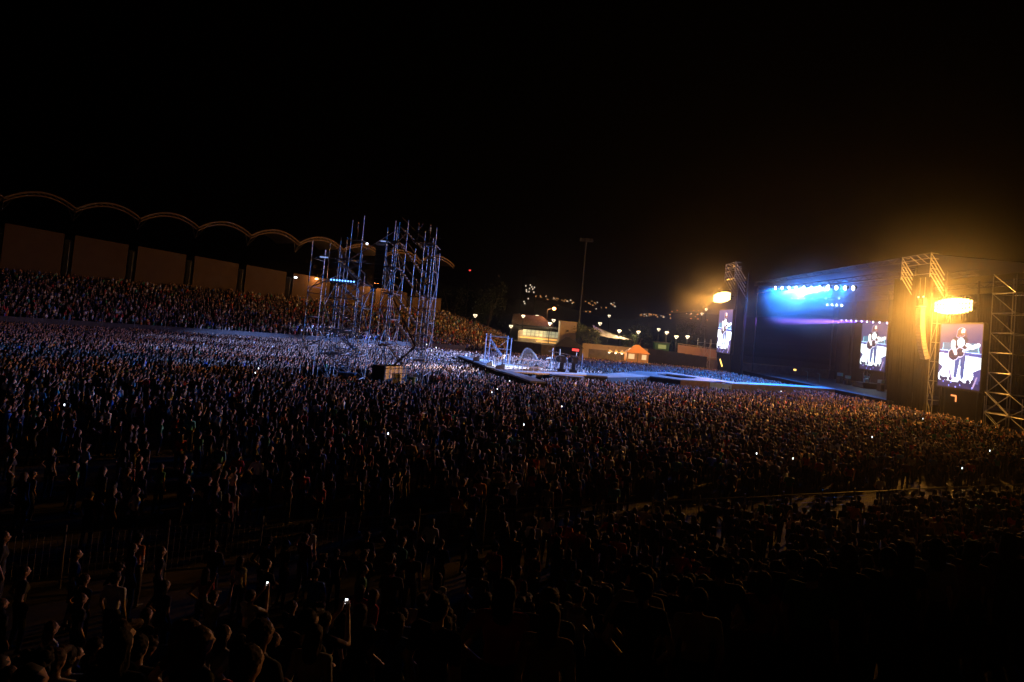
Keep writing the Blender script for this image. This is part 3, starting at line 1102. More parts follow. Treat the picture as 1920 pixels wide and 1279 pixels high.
bc = empty('blue_case', (-14.0, 61.2, 0), 'flat pale blue case in the dark compound left of the white container', 'case')
MB().box((-14.0, 61.2, 1.55), (1.5, 0.8, 0.34)).build('body', M_bluebox, bc)
MB().box((-14.0, 61.2, 1.76), (1.56, 0.86, 0.08)).build('lid', M_bluebox, bc)
MB().box((-14.0, 61.2, 0.68), (1.3, 0.6, 1.36)).build('stand', M_blackbox, bc)
gd = empty('green_drum', (-8.2, 61.0, 0), 'round green drum under the taller scaffold tower', 'drum')
MB().tube((-8.2, 61.0, 0.95), (-8.2, 61.0, 1.85), 0.42, 16).build('body', M_green, gd, smooth=False)
MB().tube((-8.2, 61.0, 1.86), (-8.2, 61.0, 1.93), 0.45, 16).build('lid', M_green, gd)
MB().box((-8.2, 61.0, 0.47), (0.9, 0.9, 0.94)).build('plinth', M_blackbox, gd)
cb = empty('compound_fence', (-13, 59.6, 0), 'dark slatted fence round the compound under the scaffold towers', 'fence')
for i in range(11):
    x = -19.3 + 1.3 * i
    tube('post', (x, 59.6, 0), (x, 59.6, 1.5), 0.03, M_fence, cb, 6)
    if i < 10:
        MB().box((x + 0.65, 59.62, 0.75), (1.2, 0.03, 1.2)).build('sheet', M_blackbox, cb)

M_dimsteel = mat('black_painted_truss', (0.10, 0.10, 0.10), 0.5, 0.3, 0.3, 6)
# ================================================================== main stage
stage = empty('main_stage', (60, 116, 0), 'large dark concert stage with black drapes and truss roof', 'stage')
MB().box((60.5, 117, 0.95), (20, 56, 1.9)).build('deck', M_deckdark, stage)
MB().box((50.3, 117, 0.95), (0.1, 56, 1.86)).build('front_skirt', M_black, stage)
def drape(name, x, y0, y1, h, mm, amp=0.16, wav=0.55):
    n = int((y1 - y0) / (wav / 6))
    vs, fs = [], []
    ph = random.uniform(0, 6)
    for i in range(n + 1):
        y = y0 + (y1 - y0) * i / n
        for z in (0.0, h):
            for dx in (0.0, 0.06):
                k = 1.0 if z == 0 else 0.55
                vs.append((x + dx + k * amp * math.sin(y * 2 * math.pi / wav + ph + 1.2 * math.sin(y * 1.7)), y, z))
    for i in range(n):
        o = 4 * i
        fs += [(o, o + 2, o + 6, o + 4), (o + 1, o + 5, o + 7, o + 3), (o + 2, o + 3, o + 7, o + 6), (o, o + 4, o + 5, o + 1)]
    fs += [(0, 1, 3, 2), (4 * n, 4 * n + 2, 4 * n + 3, 4 * n + 1)]
    return MB().add(vs, fs).build(name, mm, stage, smooth=False)
for i in range(10):
    drape('back_drape', 70.4, 89.5 + 5.7 * i, 89.5 + 5.7 * (i + 1) - 0.03, 18.3, M_drape)
for i in range(3):
    drape('side_drape', 50.8, 82.6 + 2.8 * i, 82.6 + 2.8 * (i + 1) - 0.03, 18.0, M_drape)
for i in range(2):
    drape('side_drape', 47.8, 139.5 + 2.5 * i, 139.5 + 2.5 * (i + 1) - 0.03, 20.5, M_drape)
for y in (89, 101, 113, 125, 137, 146):
    for x in ((52.5, 69) if y in (89, 146) else (69,)):
        tube('roof_column', (x, y, 0), (x, y, 20), 0.14, M_darkcol, stage)
for x, z in ((52.0, 18.6), (52.0, 20.4), (60, 19.2), (69, 19.0)):
    m = MB()
    for dz in (0, 0.7):
        m.tube((x, 88, z + dz), (x, 147, z + dz), 0.06, 6)
    for i in range(40):
        y = 88 + 1.475 * i
        m.tube((x, y, z + 0.7 * (i % 2)), (x, y + 1.475, z + 0.7 * ((i + 1) % 2)), 0.035, 5)
    m.build('roof_truss', M_darkcol if x > 53 else M_dimsteel, stage)
MB().add([(53, 88, 21.3), (72, 88, 21.3), (72, 147, 21.3), (53, 147, 21.3), (53, 88, 21.4), (72, 88, 21.4), (72, 147, 21.4), (53, 147, 21.4)],
         [(0, 1, 2, 3), (7, 6, 5, 4), (0, 4, 5, 1), (1, 5, 6, 2), (2, 6, 7, 3), (3, 7, 4, 0)]).build('roof_canopy', M_black, stage)

# instruments faintly seen on the deck
dk = empty('drum_kit', (63, 119, 1.9), 'drum kit with cymbals faintly lit at the back of the stage', 'drum kit')
M_cyan = mat('cyan_glint_colour', (0.16, 0.42, 0.42), 0.3, 0.2, 0.15, 4)  # cyan glints of light on the gear, put into the base colour
MB().box((63, 119, 2.35), (3.4, 3.6, 0.9)).build('riser', M_blackbox, dk)
MB().tube((62.4, 119, 3.2), (63.0, 119, 3.2), 0.38, 16).build('bass_drum', M_cyan, dk)
for y in (118.5, 119.5):
    MB().tube((62.8, y, 3.65), (62.8, y, 3.95), 0.2, 14).build('tom', M_cyan, dk)
for y, z in ((117.9, 4.3), (120.1, 4.4), (118.9, 4.7)):
    c = MB().tube((62.7, y, z), (62.72, y, z + 0.03), 0.3, 16).build('cymbal', mat('cymbal_brass', (0.6, 0.5, 0.25), 0.25, 0.9, 0.1, 8), dk)
    tube('cymbal_stand', (62.8, y, 2.8), (62.72, y, z), 0.02, M_steel, c, 6)
for k, (x, y, sz, lab) in enumerate(((62, 127, 1.2, 'dark amplifier stack left of the drum kit on the stage'), (62, 124, 1.0, 'smaller amplifier between drum kit and amplifier stack'), (62, 113, 1.1, 'dark amplifier stack nearest the large screen on the stage'))):
    am = empty('amplifier', (x, y, 1.9), lab, 'amplifier')
    MB().box((x, y, 1.9 + 0.5 * sz), (0.6, 1.2 * sz, sz)).build('lower_cabinet', M_blackbox, am)
    MB().box((x, y, 2.0 + 1.3 * sz), (0.5, 1.1 * sz, 0.5 * sz)).build('upper_head', M_cyan, am)
for k, (x, y, lab) in enumerate(((56, 127, 'thin microphone stand at the left of the stage'), (55.5, 121, 'thin microphone stand before the drum kit'))):
    ms = empty('microphone_stand', (x, y, 1.9), lab, 'microphone stand')
    tube('pole', (x, y, 1.9), (x, y, 3.5), 0.035, M_cyan, ms, 6)
    tube('boom', (x, y, 3.45), (x - 0.5, y, 3.6), 0.03, M_cyan, ms, 6)
    MB().tube((x, y, 1.9), (x, y, 1.95), 0.2, 10).build('base', M_blackbox, ms)

# ------------------------------------------------------------------ big screens
def raster(polys, nx, ny):
    X, Y = np.meshgrid((np.arange(nx) + 0.5) / nx, (np.arange(ny) + 0.5) / ny)
    img = np.zeros((ny, nx, 3))
    for kind, dat, col in polys:
        if kind == 'p':
            m = inside(X.ravel(), Y.ravel(), dat).reshape(X.shape)
        elif kind == 'e':
            cx, cy, rx, ry = dat
            m = ((X - cx) / rx) ** 2 + ((Y - cy) / ry) ** 2 < 1
        else:
            (ax, ay), (bx_, by_), r0, r1 = dat
            dx, dy = bx_ - ax, (by_ - ay) * 1.0
            t_ = np.clip(((X - ax) * dx + (Y - ay) * dy) / (dx * dx + dy * dy), 0, 1)
            m = np.hypot(X - ax - t_ * dx, (Y - ay - t_ * dy) * 1.35) < r0 + (r1 - r0) * t_
        img[m] = col
    return img


def S(x, y):            # picture coordinates from a sketch grid: u to the right, v upwards
    v = (y - 120) / 900.0
    u = (x - (210 - 70 * v)) / 590.0
    v = (y - 120 - 22 * u) / 900.0
    return (u, 1 - v)


WH, SKN = (1.0, 1.0, 1.0), (0.95, 0.70, 0.66)
def singer_picture():
    P = [('p', [(0, 0), (1, 0), (1, 1), (0, 1)], (0.05, 0.04, 0.115))]
    P.append(('p', [S(235, 385), S(730, 405), S(732, 545), S(215, 500)], (0.05, 0.13, 0.20)))
    P.append(('p', [S(245, 385), S(256, 385), S(236, 500), S(222, 500)], (0.25, 0.5, 0.6)))
    P.append(('p', [S(716, 430), S(728, 430), S(732, 545), S(718, 545)], (0.25, 0.5, 0.6)))
    P.append(('p', [S(172, 488), S(770, 545), S(768, 600), S(165, 535)], (0.04, 0.05, 0.22)))
    P.append(('p', [S(175, 486), S(772, 542), S(772, 556), S(175, 500)], (0.45, 0.6, 0.9)))
    P.append(('p', [S(160, 535), S(770, 600), S(758, 745), S(640, 800), S(650, 860), S(600, 960), S(130, 930), S(150, 860), S(228, 742), S(162, 690)], WH))
    P.append(('e', (*S(300, 605), 0.035, 0.04), (0.55, 0.75, 0.75)))
    P.append(('e', (*S(622, 640), 0.055, 0.03), (0.62, 0.82, 0.78)))
    P.append(('p', [S(640, 800), S(758, 745), S(750, 1010), S(600, 1000), S(655, 880)], (0.06, 0.05, 0.16)))
    # legs
    P.append(('l', (S(445, 600), S(398, 870), 0.062, 0.034), (0.05, 0.07, 0.20)))
    P.append(('l', (S(515, 600), S(492, 880), 0.062, 0.034), (0.04, 0.06, 0.18)))
    # torso and arms
    P.append(('p', [S(372, 370), S(400, 310), S(450, 290), S(560, 295), S(590, 350), S(575, 470), S(540, 560), S(410, 550), S(420, 440), S(378, 400)], (0.022, 0.018, 0.04)))
    P.append(('e', (*S(492, 392), 0.088, 0.075), WH))
    P.append(('l', (S(388, 390), S(382, 470), 0.055, 0.045), SKN))
    P.append(('l', (S(580, 430), S(660, 462), 0.045, 0.035), SKN))
    # guitar
    P.append(('e', (*S(385, 562), 0.137, 0.098), (0.75, 0.62, 0.80)))
    P.append(('e', (*S(478, 530), 0.105, 0.080), (0.75, 0.62, 0.80)))
    P.append(('e', (*S(385, 562), 0.122, 0.087), (0.03, 0.02, 0.04)))
    P.append(('e', (*S(478, 530), 0.090, 0.068), (0.03, 0.02, 0.04)))
    P.append(('l', (S(520, 512), S(690, 442), 0.022, 0.020), (0.85, 0.70, 0.75)))
    P.append(('l', (S(680, 446), S(725, 430), 0.045, 0.04), (0.95, 0.85, 0.85)))
    P.append(('e', (*S(648, 462), 0.05, 0.032), SKN))
    P.append(('l', (S(392, 470), S(415, 545), 0.042, 0.040), SKN))
    # head with long hair
    P.append(('e', (*S(512, 245), 0.098, 0.073), (0.40, 0.28, 0.44)))
    P.append(('l', (S(480, 225), S(452, 300), 0.054, 0.041), (0.40, 0.28, 0.44)))
    P.append(('e', (*S(512, 245), 0.088, 0.066), (0.10, 0.04, 0.04)))
    P.append(('l', (S(482, 232), S(456, 295), 0.047, 0.035), (0.10, 0.04, 0.04)))
    P.append(('l', (S(555, 240), S(568, 300), 0.03, 0.025), (0.12, 0.05, 0.06)))
    P.append(('e', (*S(528, 238), 0.046, 0.048), (0.98, 0.74, 0.64)))
    P.append(('e', (*S(530, 268), 0.036, 0.020), (0.25, 0.10, 0.08)))
    P.append(('e', (*S(520, 228), 0.010, 0.007), (0.2, 0.08, 0.08)))
    P.append(('e', (*S(542, 228), 0.010, 0.007), (0.2, 0.08, 0.08)))
    # heads and hands in front
    rs = random.Random(3)
    P.append(('p', [S(120, 935), S(760, 965), S(760, 1080), S(100, 1080)], (0.02, 0.015, 0.05)))
    for i in range(17):
        x = 150 + 38 * i + rs.uniform(-14, 14); y = 945 + rs.uniform(-55, 25) + i * 3
        P.append(('e', (*S(x, y), rs.uniform(0.03, 0.05), 0.032), (0.02, 0.015, 0.05)))
        if rs.random() < 0.55:
            P.append(('e', (*S(x + rs.uniform(-15, 15), y + rs.uniform(25, 60)), 0.016, 0.014), (0.28, 0.25, 0.75)))
    P.append(('l', (S(345, 900), S(315, 780), 0.020, 0.016), (0.20, 0.12, 0.25)))
    P.append(('l', (S(640, 1000), S(690, 870), 0.018, 0.014), (0.35, 0.22, 0.35)))
    return P


PIC = singer_picture()


def screen(name, a, b, z0, z1, label, gain, tint=(1, 1, 1), crop=(0, 1), nx=84, ny=112):
    """LED wall from plan point a (picture left) to b (picture right)"""
    a, b = Vector((*a, 0)), Vector((*b, 0))
    mid = (a + b) / 2
    root = empty(name, (mid.x, mid.y, z0), label, 'screen')
    d = (b - a).normalized()
    out = Vector((d.y, -d.x, 0))
    if out.x > 0: out = -out
    img = raster(PIC, nx, ny) * np.array(tint)
    c0, c1 = crop
    vs, fs, cs = [], [], []
    for j in range(ny + 1):
        for i in range(nx + 1):
            p = a.lerp(b, i / nx) + out * 0.08
            vs.append((p.x, p.y, z0 + (z1 - z0) * j / ny))
    for j in range(ny):
        for i in range(nx):
            q = j * (nx + 1) + i
            fs.append((q, q + 1, q + nx + 2, q + nx + 1))
            cs.append((*img[j, i], 1.0))
    m, nt, bs = node_mat('led_picture')
    an = nt.nodes.new('ShaderNodeAttribute'); an.attribute_name = 'led'
    nt.links.new(an.outputs['Color'], bs.inputs['Emission Color'])
    bs.inputs['Emission Strength'].default_value = gain
    bs.inputs['Base Color'].default_value = (0.01, 0.01, 0.01, 1)
    bs.inputs['Roughness'].default_value = 0.6
    pic = MB().add(vs, fs).build('picture', m, root)
    at = pic.data.attributes.new('led', 'FLOAT_COLOR', 'FACE')
    at.data.foreach_set('color', np.array(cs, np.float32).ravel())
    ang = math.atan2(d.y, d.x)
    MB().box((mid.x - out.x * 0.25, mid.y - out.y * 0.25, (z0 + z1) / 2), ((b - a).length, 0.5, z1 - z0 - 0.02), ang).build('cabinet', M_blackbox, root)
    fr = MB()
    for p in (a, b):
        q = p - out * 0.05
        fr.box((q.x, q.y, (z0 + z1) / 2), (0.14, 0.3, z1 - z0 + 0.3), ang)
    q = mid - out * 0.05
    for z in (z0 - 0.1, z1 + 0.1):
        fr.box((q.x, q.y, z), ((b - a).length + 0.1, 0.3, 0.14), ang)
    fr.build('frame', M_darkcol, root)
    for f in (0.12, 0.88):
        p = a.lerp(b, f) - out * 0.4
        tube('leg', (p.x, p.y, 0), (p.x, p.y, z0), 0.14, M_darkcol, root)
    p0 = mid - out * 0.5
    MB().box((p0.x, p0.y, z0 / 2 - 0.1), ((b - a).length * 0.96, 0.3, z0 - 0.3), ang).build('lower_drape', M_black, root)
    return root


screen('screen', (51.0, 80.7), (51.0, 73.4), 4.8, 12.0, 'large bright screen showing a guitar player under the right bank of orange floodlights', 2.6, (0.86, 0.93, 1.0))
screen('screen', (47.0, 153.6), (47.0, 144.2), 5.3, 14.6, 'narrow looking bright screen showing a guitar player left of the dark stage', 3.0, (0.88, 0.95, 1.0))
screen('screen', (66.0, 127.8), (66.0, 119.1), 5.0, 13.6, 'screen showing a guitar player at the back of the dark stage', 2.2, (0.84, 1.0, 0.98))
for k, (x, y, z) in enumerate(((50.6, 76.9, 3.9), (50.6, 76.3, 3.65))):
    pass
sg = MB().box((50.5, 77.0, 3.9), (0.06, 0.9, 0.16)).box((50.5, 76.6, 3.55), (0.06, 0.16, 0.6)).build('corner_sign', emit('amber_sign', (1.0, 0.33, 0.10), 1.6, False), origin=(50.5, 77, 3.8))
tag(sg, 'small amber corner shaped light under the large right screen', 'sign light')
yl = MB().box((50.0, 118.5, 3.9), (0.1, 0.9, 0.25)).build('sign_light', E_yellow, origin=(50, 118.5, 3.9))
tag(yl, 'small yellow lit sign on the dark stage left of the drum kit', 'sign light')
yb = MB().box((44.2, 141.0, 3.3), (0.1, 2.2, 0.3), 0, Matrix.Rotation(R(38), 3, 'X')).build('sign_light', E_yellow, origin=(44.2, 141, 3.3))
tag(yb, 'slanting yellow strip light below the left screen', 'sign light')

# ------------------------------------------------------------------ floodlight banks over the screens
def flood_bank(x, y0, y1, z, rows, cols, rad, label, power, spread, aim, spill):
    root = empty('floodlight_bank', (x, (y0 + y1) / 2, z), label, 'floodlights', 'floodlight banks over the screens')
    MB().box((x + 0.45, (y0 + y1) / 2, z), (0.3, abs(y1 - y0) + 0.4, 0.14)).build('crossbar', M_darkcol, root)
    for r_ in range(rows):
        for c_ in range(cols):
            y = y0 + (y1 - y0) * (c_ + 0.5) / cols
            tq = (2 * c_ + 1) / cols - 1
            k_ = 0.42 + 0.58 * math.sqrt(1 - tq * tq)
            zz = z + (r_ - (rows - 1) / 2) * rad * 1.9 * k_
            hs = MB().tube((x + 0.02, y, zz), (x + 0.4, y, zz), rad * 1.02 * k_, 12, rad * 0.55 * k_).build('housing', M_darkcol, root)
            MB().ell((x, y, zz), (0.10, rad * 1.0 * k_, rad * 1.0 * k_), 12, 6).build('lens', E_flood, hs)
    for f in (0.25, 0.75):
        p = (x - 0.15, y0 + (y1 - y0) * f, z)
        lamp('SPOT', 'flood_beam', p, aim, power / 2, ORANGE, root,
             spot_size=R(spread), spot_blend=1.0, shadow_soft_size=0.5)
    lamp('POINT', 'flood_spill', (x - 0.5, (y0 + y1) / 2, z), None, FLOOD_POWER * spill, ORANGE, root, shadow_soft_size=0.6)
    return root


flood_bank(50.3, 74.4, 81.2, 14.0, 3, 12, 0.33, 'blazing orange floodlight bank above the large screen at far right', FLOOD_POWER * 9.5, 88, (4, 57, 1), 1.35)
flood_bank(46.3, 144.6, 157.0, 17.4, 3, 15, 0.42, 'blazing orange floodlight bank above the narrow screen left of the stage', FLOOD_POWER * 9, 74, (0, 149, 2), 1.0)

# ------------------------------------------------------------------ stage lighting
tr_ = empty('lighting_truss', (54, 124, 18.6), 'truss with a row of eleven bright blue white lamps over the stage', 'lighting truss')
for dz in (0.5, 1.0):
    tube('chord', (54.2, 104, 18.0 + dz), (54.2, 142, 19.6 + dz), 0.05, M_steel, tr_, 6)
for i in range(22):
    y = 104 + 38 * i / 22; y2 = y + 38 / 22
    z = 18.0 + 1.6 * (y - 104) / 38; z2 = 18.0 + 1.6 * (y2 - 104) / 38
    tube('web', (54.2, y, z + 0.5), (54.2, y2, z2 + 1.0), 0.03, M_steel, tr_, 5)
for i in range(11):
    f = (i / 10)
    y = 108.3 + 32 * f ** 1.08
    z = 18.0 + 1.65 * f
    hs = MB().tube((54.05, y, z), (54.5, y, z + 0.2), 0.40, 12, 0.25).build('lamp_housing', M_darkcol, tr_)
    rr_ = 0.42 if i != 3 else 0.52
    MB().ell((54.0, y, z), (0.12, rr_, rr_ * 0.85), 12, 6).build('lens', E_bluelamp, hs)
BLUE = (0.01, 0.20, 1.0)
for y, z in ((110, 18.1), (115, 18.35), (120, 18.6), (125, 18.85), (130, 19.1), (135, 19.35), (139, 19.55)):
    lamp('SPOT', 'blue_beam', (53.7, y, z), (33, y - 13, 0), 42000, BLUE, tr_, spot_size=R(88), spot_blend=0.8, shadow_soft_size=0.3)
for y in (114, 123, 132):
    lamp('POINT', 'blue_spill', (54.9, y, 18.2 + (y - 108) * 0.05), None, 1300, BLUE, tr_, shadow_soft_size=0.3)
# white and lavender beams thrown on the crowd, the runway and the small stage
LAV = (0.26, 0.40, 1.0)
for az, y, k in ((174, 113, 0.8), (184, 115, 1.0), (195, 117, 1.0), (206, 119, 0.9), (217, 121, 0.6)):
    lamp('SPOT', 'crowd_beam', (53.7, y, 18.4), (53.7 + 69 * math.cos(R(az)), y + 69 * math.sin(R(az)), 0), CROWD_SPOT * k, LAV, tr_, spot_size=R(12.5), spot_blend=0.28, shadow_soft_size=0.3)
lamp('SPOT', 'runway_beam', (53.7, 124, 18.8), (20, 97, 1), 220000, (0.12, 0.38, 1.0), tr_, spot_size=R(44), spot_blend=0.8, shadow_soft_size=0.3)
lamp('SPOT', 'singer_beam', (53.7, 126, 18.9), (-0.3, 85, 2.4), 3200000, (0.9, 0.86, 1.0), tr_, spot_size=R(5), spot_blend=0.7, shadow_soft_size=0.3)

t2 = empty('short_lamp_bar', (62, 131, 16.5), 'short bar of four white lamps below the blue lamp row', 'light bar')
tube('bar', (62.2, 127, 16.4), (62.2, 135, 16.8), 0.06, M_darkcol, t2)
for i in range(4):
    MB().ell((62, 128.2 + 1.95 * i, 16.45 + 0.1 * i), (0.1, 0.2, 0.2), 10, 6).build('lens', E_bluelamp, t2)
lamp('SPOT', 'pale_beam', (61.8, 131, 16.5), (50, 146, 14.0), 90000, (0.40, 0.75, 0.85), t2, spot_size=R(6), spot_blend=0.5, shadow_soft_size=0.1)
t3 = empty('violet_lamp_bar', (64, 124, 13.6), 'long bar of small violet lamps above the screen on the stage', 'light bar')
tube('bar', (64.2, 115, 13.5), (64.2, 134, 14.1), 0.06, M_darkcol, t3)
for i in range(9):
    y = 116 + 16 * (i / 8) ** 0.92
    MB().ell((64, y, 13.3 + 0.6 * (y - 116) / 16), (0.08, 0.14, 0.14), 8, 5).build('lens', E_violet, t3)
for y in (119, 124, 130):
    lamp('SPOT', 'violet_beam', (63.8, y, 13.5), (53, y + 14, 12.7), 300000, (0.34, 0.12, 1.0), t3, spot_size=R(7), spot_blend=0.6, shadow_soft_size=0.1)
t4 = empty('dotted_lamp_bar', (57, 126, 17.2), 'thin bar of tiny blue lamps just under the bright blue row', 'light bar')
tube('bar', (57.1, 118, 17.0), (57.1, 140, 17.8), 0.05, M_darkcol, t4)
for i, y in enumerate((119, 124, 129.5, 133, 136, 139)):
    MB().ell((57, y, 16.95 + 0.8 * (y - 118) / 22), (0.08, 0.12, 0.12), 8, 5).build('lens', E_smallblue, t4)

# ------------------------------------------------------------------ speaker rigs beside the stage
def pa_rig(x, ya, yb, zt, k, label, lit):
    root = empty('speaker_rig', (x, (ya + yb) / 2, 0), label, 'scaffold rig', 'cantilever rigs beside the stage')
    for y in (ya, yb):
        tube('post', (x - 0.6 * k, y, zt - 2.9 * k), (x - 0.6 * k, y, zt + 0.1), 0.05 * k, M_steel, root, 6)
        for i in range(5):
            z = zt - 0.62 * k * i
            L = 1.75 * k if i < 4 else 2.3 * k
            tube('raker', (x - 0.6 * k, y, z), (x - 0.6 * k + L, y, z - L * 1.45), 0.05 * k, M_steel, root, 6)
            tube('tie', (x - 0.6 * k, y, z), (x + 0.35 * k, y, z - 0.06), 0.035 * k, M_steel, root, 6)
        tube('mast', (x + 1.5 * k, y, 0), (x + 1.5 * k, y, zt - 2.0), 0.10, M_darkcol, root)
    for z in (zt, zt - 0.62 * k, zt - 1.24 * k, zt - 2.48 * k):
        tube('crossbeam', (x - 0.6 * k, ya, z), (x - 0.6 * k, yb, z), 0.035 * k, M_steel, root, 6)
    for i in range(3):
        y = ya + (yb - ya) * (i + 1) / 4
        tube('tie', (x - 0.6 * k, y, zt + 0.05), (x + 0.8 * k, y, zt - 0.9 * k), 0.035 * k, M_steel, root, 6)
    return root


pa_rig(50.0, 87.0, 81.0, 20.4, 1.0, 'orange lit cantilever scaffold above the hanging speaker array', True)
pa_rig(46.0, 146.0, 139.6, 24.2, 1.35, 'dim cantilever scaffold above the far floodlight bank', False)
M_arraygrille = mat('pale_speaker_grille', (0.34, 0.31, 0.27), 0.6, 0, 0.3, 14)
arr = empty('line_array', (50.0, 83.0, 7.8), 'long curved hanging speaker array right of the stage', 'speaker')
for i in range(16):
    f = i / 15
    z = 13.7 - 5.8 * f
    M = Matrix.Rotation(-0.28 * f * f, 3, 'Y')
    M_arrp = M_fence
    cb_ = MB().box((49.9 + 0.55 * f ** 2.5, 83.2 - 0.5 * f * f, z), (0.55, 1.05, 0.36), 0, M).build('cabinet', M_arraygrille, arr)
MB().box((49.9, 83.2, 14.05), (0.7, 1.0, 0.14)).build('flying_frame', M_steel, arr)
for y, z in ((83.6, 14.6), (82.6, 14.6)):
    mt = MB().box((49.9, y, z), (0.35, 0.35, 0.9)).build('chain_motor', M_arch, arr)
    tube('chain', (49.9, y, z + 0.4), (49.9, y, 17.6), 0.025, M_steel, mt, 5)
    MB().ell((49.7, y - 0.1, z + 0.6), (0.12, 0.12, 0.12), 8, 5).build('beacon', E_warm, mt)

# scaffold wings beside the screens
def wing(x0, x1, ys, zt, lift, label, base=0.0):
    root = empty('scaffold_wing', (x0, ys[0], 0), label, 'scaffold', 'scaffold wings beside the screens')
    for x in (x0, x1):
        for y in ys:
            tube('standard', (x, y, base), (x, y, zt), 0.055, M_steel, root, 6)
    z = base + 0.6
    i = 0
    while z < zt:
        for x in (x0, x1):
            tube('ledger', (x, ys[0], z), (x, ys[-1], z), 0.045, M_steel, root, 6)
        for y in ys:
            tube('transom', (x0, y, z), (x1, y, z), 0.04, M_steel, root, 6)
        for a, b in zip(ys[:-1], ys[1:]):
            if z + lift < zt + 0.5:
                if z < 5:
                    tube('brace', (x0, a, z), (x0, b, z + lift), 0.04, M_steel, root, 6)
                tube('brace', (x0, b, z), (x0, a, z + lift), 0.04, M_steel, root, 6)
        z += lift; i += 1
    return root


wing(51.4, 53.6, (75.0 - 2.0, 69.6), 17.2, 2.1, 'orange lit scaffold wing right of the large screen')
wing(51.0, 52.6, (81.6, 82.6), 13.4, 2.3, 'narrow scaffold wing on the left edge of the large screen')
wing(46.0, 49.0, (155.0, 160.0, 166.0), 8.0, 3.2, 'dark blue lit scaffold wing left of the narrow screen')
wing(50.5, 54.5, (72.0, 68.4, 64.0), 4.4, 2.1, 'low wide scaffold base at the right end of the crowd')

# ================================================================== runway and small stage
DZ = 2.0
rw = empty('runway', (25, 98, 0), 'long blue lit catwalk with a lens shaped opening running to the main stage', 'catwalk')
outer_f = [(10.1, 84.6), (12.8, 85.3), (19.9, 94.0), (23.6, 92.0), (28.2, 94.4), (31.3, 94.3), (40.1, 100.0), (50.2, 104.0)]
outer_b = [(50.2, 107.6), (41.5, 103.9), (33.0, 98.4), (30.3, 102.3), (26.0, 109.0), (22.5, 105.2), (20.3, 104.5), (12.9, 89.6), (10.5, 88.6)]
hole = [(22.0, 100.4), (22.9, 97.6), (24.6, 96.0), (26.8, 97.6), (28.3, 100.6), (26.6, 103.0), (24.4, 104.0), (22.8, 102.6)]
def ring_prism(outer, inner, z0, z1, name, m_, parent):
    """closed ring: outer and inner loops given with the same count"""
    n = len(outer)
    vs = [(x, y, z) for z in (z0, z1) for lp in (outer, inner) for x, y in lp]
    fs = []
    for i in range(n):
        j = (i + 1) % n
        fs += [(2 * n + i, 2 * n + j, 3 * n + j, 3 * n + i), (i, n + i, n + j, j), (i, j, 2 * n + j, 2 * n + i), (n + i, 3 * n + i, 3 * n + j, n + j)]
    return MB().add(vs, fs).build(name, m_, parent)
ring_o = [(20.3, 104.5), (19.9, 94.0), (23.6, 92.0), (28.2, 94.4), (30.6, 96.8), (30.3, 102.3), (26.0, 109.0), (22.5, 105.2)]
ring_prism(ring_o, hole, DZ - 0.14, DZ, 'deck_ring', M_deck, rw)
MB().prism([(10.1, 84.6), (12.8, 85.3), (19.9, 94.0), (20.3, 104.5), (12.9, 89.6), (10.5, 88.6)], DZ - 0.15, DZ - 0.004).build('deck_wedge', M_deck, rw)
MB().prism([(30.6, 96.8), (31.3, 94.3), (40.1, 100.0), (50.2, 104.0), (50.2, 107.6), (41.5, 103.9), (33.0, 98.4), (30.35, 102.3)], DZ - 0.15, DZ - 0.004).build('deck_strip', M_deck, rw)
def skirt(pts, z0, z1, name, m_, parent):
    for a, b in zip(pts[:-1], pts[1:]):
        MB().quad((a[0], a[1], z0), (b[0], b[1], z0), (b[0], b[1], z1), (a[0], a[1], z1), 0.05).build(name, m_, parent)
skirt([(10.1, 84.7), (12.8, 85.4), (19.9, 94.1), (23.6, 92.1)], 0, DZ - 0.16, 'skirt', M_black, rw)
skirt([(23.6, 92.1), (25.9, 93.3), (28.2, 94.5)], 0, DZ - 0.16, 'skirt', M_skirt, rw)
skirt([(28.3, 94.5), (31.3, 94.4)], 0, DZ - 0.16, 'skirt', M_bluebox, rw)
skirt([(31.3, 94.4), (35.7, 97.3), (40.1, 100.1), (50.2, 104.1)], 0, DZ - 0.16, 'skirt', M_panelgrey, rw)
skirt([(41.5, 103.8), (33.0, 98.3)], 0, DZ - 0.16, 'skirt', M_black, rw)
skirt([(hole[i][0], hole[i][1]) for i in (0, 7, 6, 5, 4)], 0, DZ - 0.16, 'skirt', M_black, rw)

bs = empty('small_stage', (2, 84, 0), 'white lit small stage with a long angled front edge amid the crowd', 'stage')
MB().prism([(-0.4, 80.4), (1.0, 78.8), (3.6, 79.8), (6.5, 82.0), (10.1, 84.6), (10.5, 88.6), (5, 88.6), (1.0, 91.5), (-2.4, 97.6), (-4.9, 98.7), (-2.4, 88.0)], DZ - 0.16, DZ - 0.008).build('deck', M_white, bs)
MB().prism([(-7.2, 102.2), (-4.75, 93.8), (-2.65, 85.1), (-0.85, 79.0), (0.75, 74.9), (2.6, 68.2), (4.2, 68.8), (2.5, 75.2), (0.95, 78.6), (-0.45, 80.2), (-2.45, 87.8), (-4.95, 98.5), (-5.6, 102.8)], DZ - 0.2, DZ - 0.03).build('front_walkway', M_deck, bs)
skirt([(-7.15, 102.2), (-4.7, 93.8), (-2.6, 85.1), (-0.8, 79.0), (0.8, 74.9), (2.65, 68.3), (4.1, 68.85)], 0, DZ - 0.22, 'skirt', M_black, bs)
skirt([(4.1, 68.9), (2.5, 75.3), (3.6, 79.7), (6.5, 81.9), (10.1, 84.5)], 0, DZ - 0.22, 'skirt', M_black, bs)
